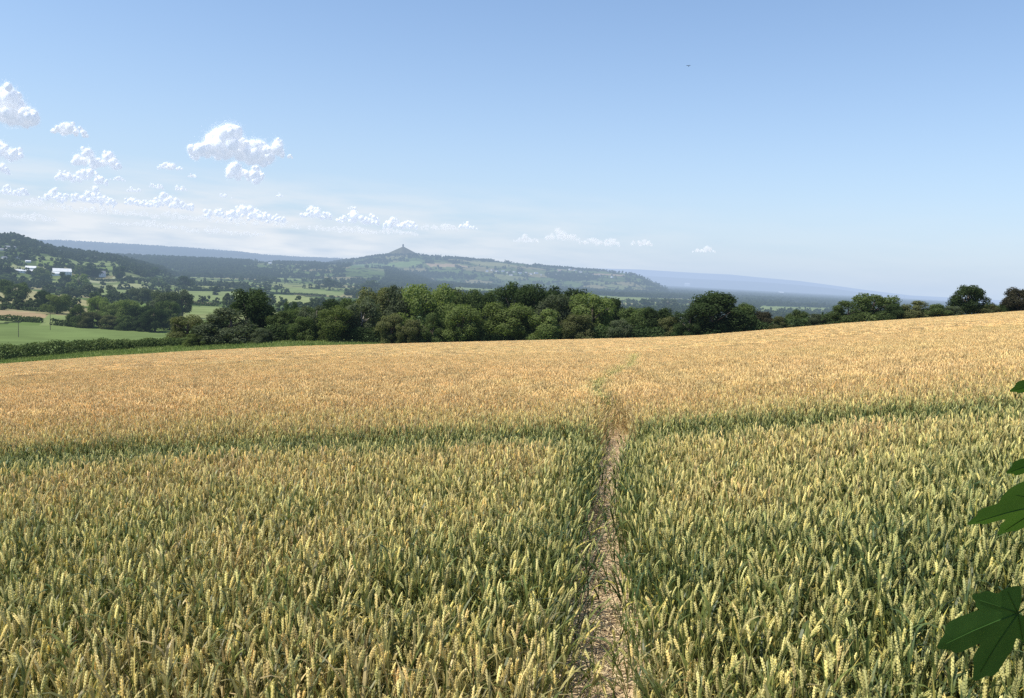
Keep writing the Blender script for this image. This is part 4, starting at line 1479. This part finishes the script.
for (bpx, tpx, spx, dz, asym) in LV:
    B_ = lp(*bpx, dz[0])
    T_ = lp(*tpx, dz[1])
    S_ = lp(bpx[0] + spx[0], bpx[1] + spx[1], dz[2] + dz[0]) - B_
    mb = MB()
    lobed_leaf(mb, B_ - inv, T_ - inv, S_, .08, .10, asym)
    lf = link('leaf', mb.mesh('leaf', [LEAFM], True), branch)
    # veins along the lobes, and the stalk
    st = MB()
    ax_ = T_ - B_
    nr_ = np.cross(ax_, S_); nr_ /= np.linalg.norm(nr_)
    if nr_ @ (EYE - B_) < 0: sg_ = -1
    else: sg_ = 1
    Lx = np.linalg.norm(ax_)
    for th_, ll in ((0, .9), (42, .48), (-46, .85), (86, .3), (-88, .4)):
        pts_ = []
        for f_ in (.02, .3, .6, 1):
            u_, v_ = f_ * ll * math.cos(R(th_)), f_ * ll * math.sin(R(th_))
            pts_.append(B_ - inv + ax_ * u_ + S_ * v_ + nr_ * Lx * (.10 * abs(v_) - .08 * (u_ * u_ + .5 * v_ * v_)) + nr_ * sg_ * .0006)
        st.tube(pts_, [.0009, .0008, .0006, .0003], 5)
    near_t = min(tw, key=lambda p: np.linalg.norm(p - B_))
    st.tube([near_t - inv, (near_t + B_) / 2 - inv + np.array([0, 0, .004]), B_ - inv], [.0012, .001, .0009], 5)
    link('leaf_stalk', st.mesh('leaf_stalk', [VEINM], True), lf)

# ------------------------------------------------------------------ light
SUN_EL, SUN_AZ = R(58), R(-114)          # azimuth from the view direction, left negative
sd = Vector((math.sin(SUN_AZ) * math.cos(SUN_EL), math.cos(SUN_AZ) * math.cos(SUN_EL), math.sin(SUN_EL)))
sun = bpy.data.lights.new('sun', 'SUN')
sun.energy = 5.0
sun.angle = R(.53)
sun.color = (1, .95, .86)
so = bpy.data.objects.new('sun', sun)
COL.objects.link(so)
so.rotation_euler = sd.to_track_quat('Z', 'Y').to_euler()
so.location = (0, 0, 60)

world = bpy.data.worlds.new('World')
scene.world = world
world.use_nodes = True
n, l = world.node_tree.nodes, world.node_tree.links
n.clear()
sky = n.new('ShaderNodeTexSky')
sky.sky_type = 'NISHITA'
sky.sun_disc = False
sky.sun_elevation = SUN_EL
sky.sun_rotation = SUN_AZ
sky.altitude = 80
sky.air_density = 1.0
sky.dust_density = .6
sky.ozone_density = 2.0
# pale haze towards the horizon, whiter on the left where the cloud bank lies
tc = n.new('ShaderNodeTexCoord')
sp = n.new('ShaderNodeSeparateXYZ'); l.new(tc.outputs['Generated'], sp.inputs[0])
ab = n.new('ShaderNodeMath'); ab.operation = 'ABSOLUTE'; l.new(sp.outputs['Z'], ab.inputs[0])
k1 = n.new('ShaderNodeMath'); k1.operation = 'MULTIPLY'; k1.inputs[1].default_value = -4.6; l.new(ab.outputs[0], k1.inputs[0])
k2 = n.new('ShaderNodeMath'); k2.operation = 'EXPONENT'; l.new(k1.outputs[0], k2.inputs[0])
k3 = n.new('ShaderNodeMath'); k3.operation = 'MULTIPLY'; k3.inputs[1].default_value = .97; l.new(k2.outputs[0], k3.inputs[0])
SKY_S = .14
hz_ = n.new('ShaderNodeMix'); hz_.data_type = 'RGBA'
hz_.inputs[7].default_value = (.545 / SKY_S, .675 / SKY_S, .865 / SKY_S, 1)
hs_ = n.new('ShaderNodeHueSaturation'); hs_.inputs['Hue'].default_value = .501; hs_.inputs['Saturation'].default_value = 1.14; hs_.inputs['Value'].default_value = 1.3
l.new(sky.outputs[0], hs_.inputs['Color'])
l.new(k3.outputs[0], hz_.inputs[0]); l.new(hs_.outputs[0], hz_.inputs[6])
# thin veil of broken low cloud, mostly on the left
mp = n.new('ShaderNodeMapping'); mp.inputs['Scale'].default_value = (7, 7, 42); l.new(tc.outputs['Generated'], mp.inputs[0])
nz = n.new('ShaderNodeTexNoise'); nz.inputs['Detail'].default_value = 7; nz.inputs['Scale'].default_value = 1.6; l.new(mp.outputs[0], nz.inputs['Vector'])
v1 = n.new('ShaderNodeMapRange'); v1.inputs[1].default_value, v1.inputs[2].default_value = .30, .62; l.new(nz.outputs[0], v1.inputs[0])
v2 = n.new('ShaderNodeMapRange'); v2.inputs[1].default_value, v2.inputs[2].default_value = .112, .055; l.new(sp.outputs['Z'], v2.inputs[0])
v3 = n.new('ShaderNodeMapRange'); v3.inputs[1].default_value, v3.inputs[2].default_value = .25, -.30; v3.inputs[3].default_value = .12; l.new(sp.outputs['X'], v3.inputs[0])
v4 = n.new('ShaderNodeMath'); v4.operation = 'MULTIPLY'; l.new(v1.outputs[0], v4.inputs[0]); l.new(v2.outputs[0], v4.inputs[1])
v5 = n.new('ShaderNodeMath'); v5.operation = 'MULTIPLY'; l.new(v4.outputs[0], v5.inputs[0]); l.new(v3.outputs[0], v5.inputs[1])
v6 = n.new('ShaderNodeMath'); v6.operation = 'MULTIPLY'; v6.inputs[1].default_value = .95; l.new(v5.outputs[0], v6.inputs[0])
vm = n.new('ShaderNodeMix'); vm.data_type = 'RGBA'; vm.inputs[7].default_value = (.83 / SKY_S, .88 / SKY_S, .94 / SKY_S, 1)
l.new(v6.outputs[0], vm.inputs[0]); l.new(hz_.outputs[2], vm.inputs[6])
bg = n.new('ShaderNodeBackground')
bg.inputs[1].default_value = SKY_S
l.new(vm.outputs[2], bg.inputs[0])
out = n.new('ShaderNodeOutputWorld')
l.new(bg.outputs[0], out.inputs[0])

scene.view_settings.view_transform = 'Standard'
scene.view_settings.look = 'None'
scene.view_settings.exposure = 0
scene.cycles.max_bounces = 6
scene.cycles.diffuse_bounces = 3
scene.cycles.transmission_bounces = 4
scene.cycles.transparent_max_bounces = 40
scene.cycles.use_denoising = False
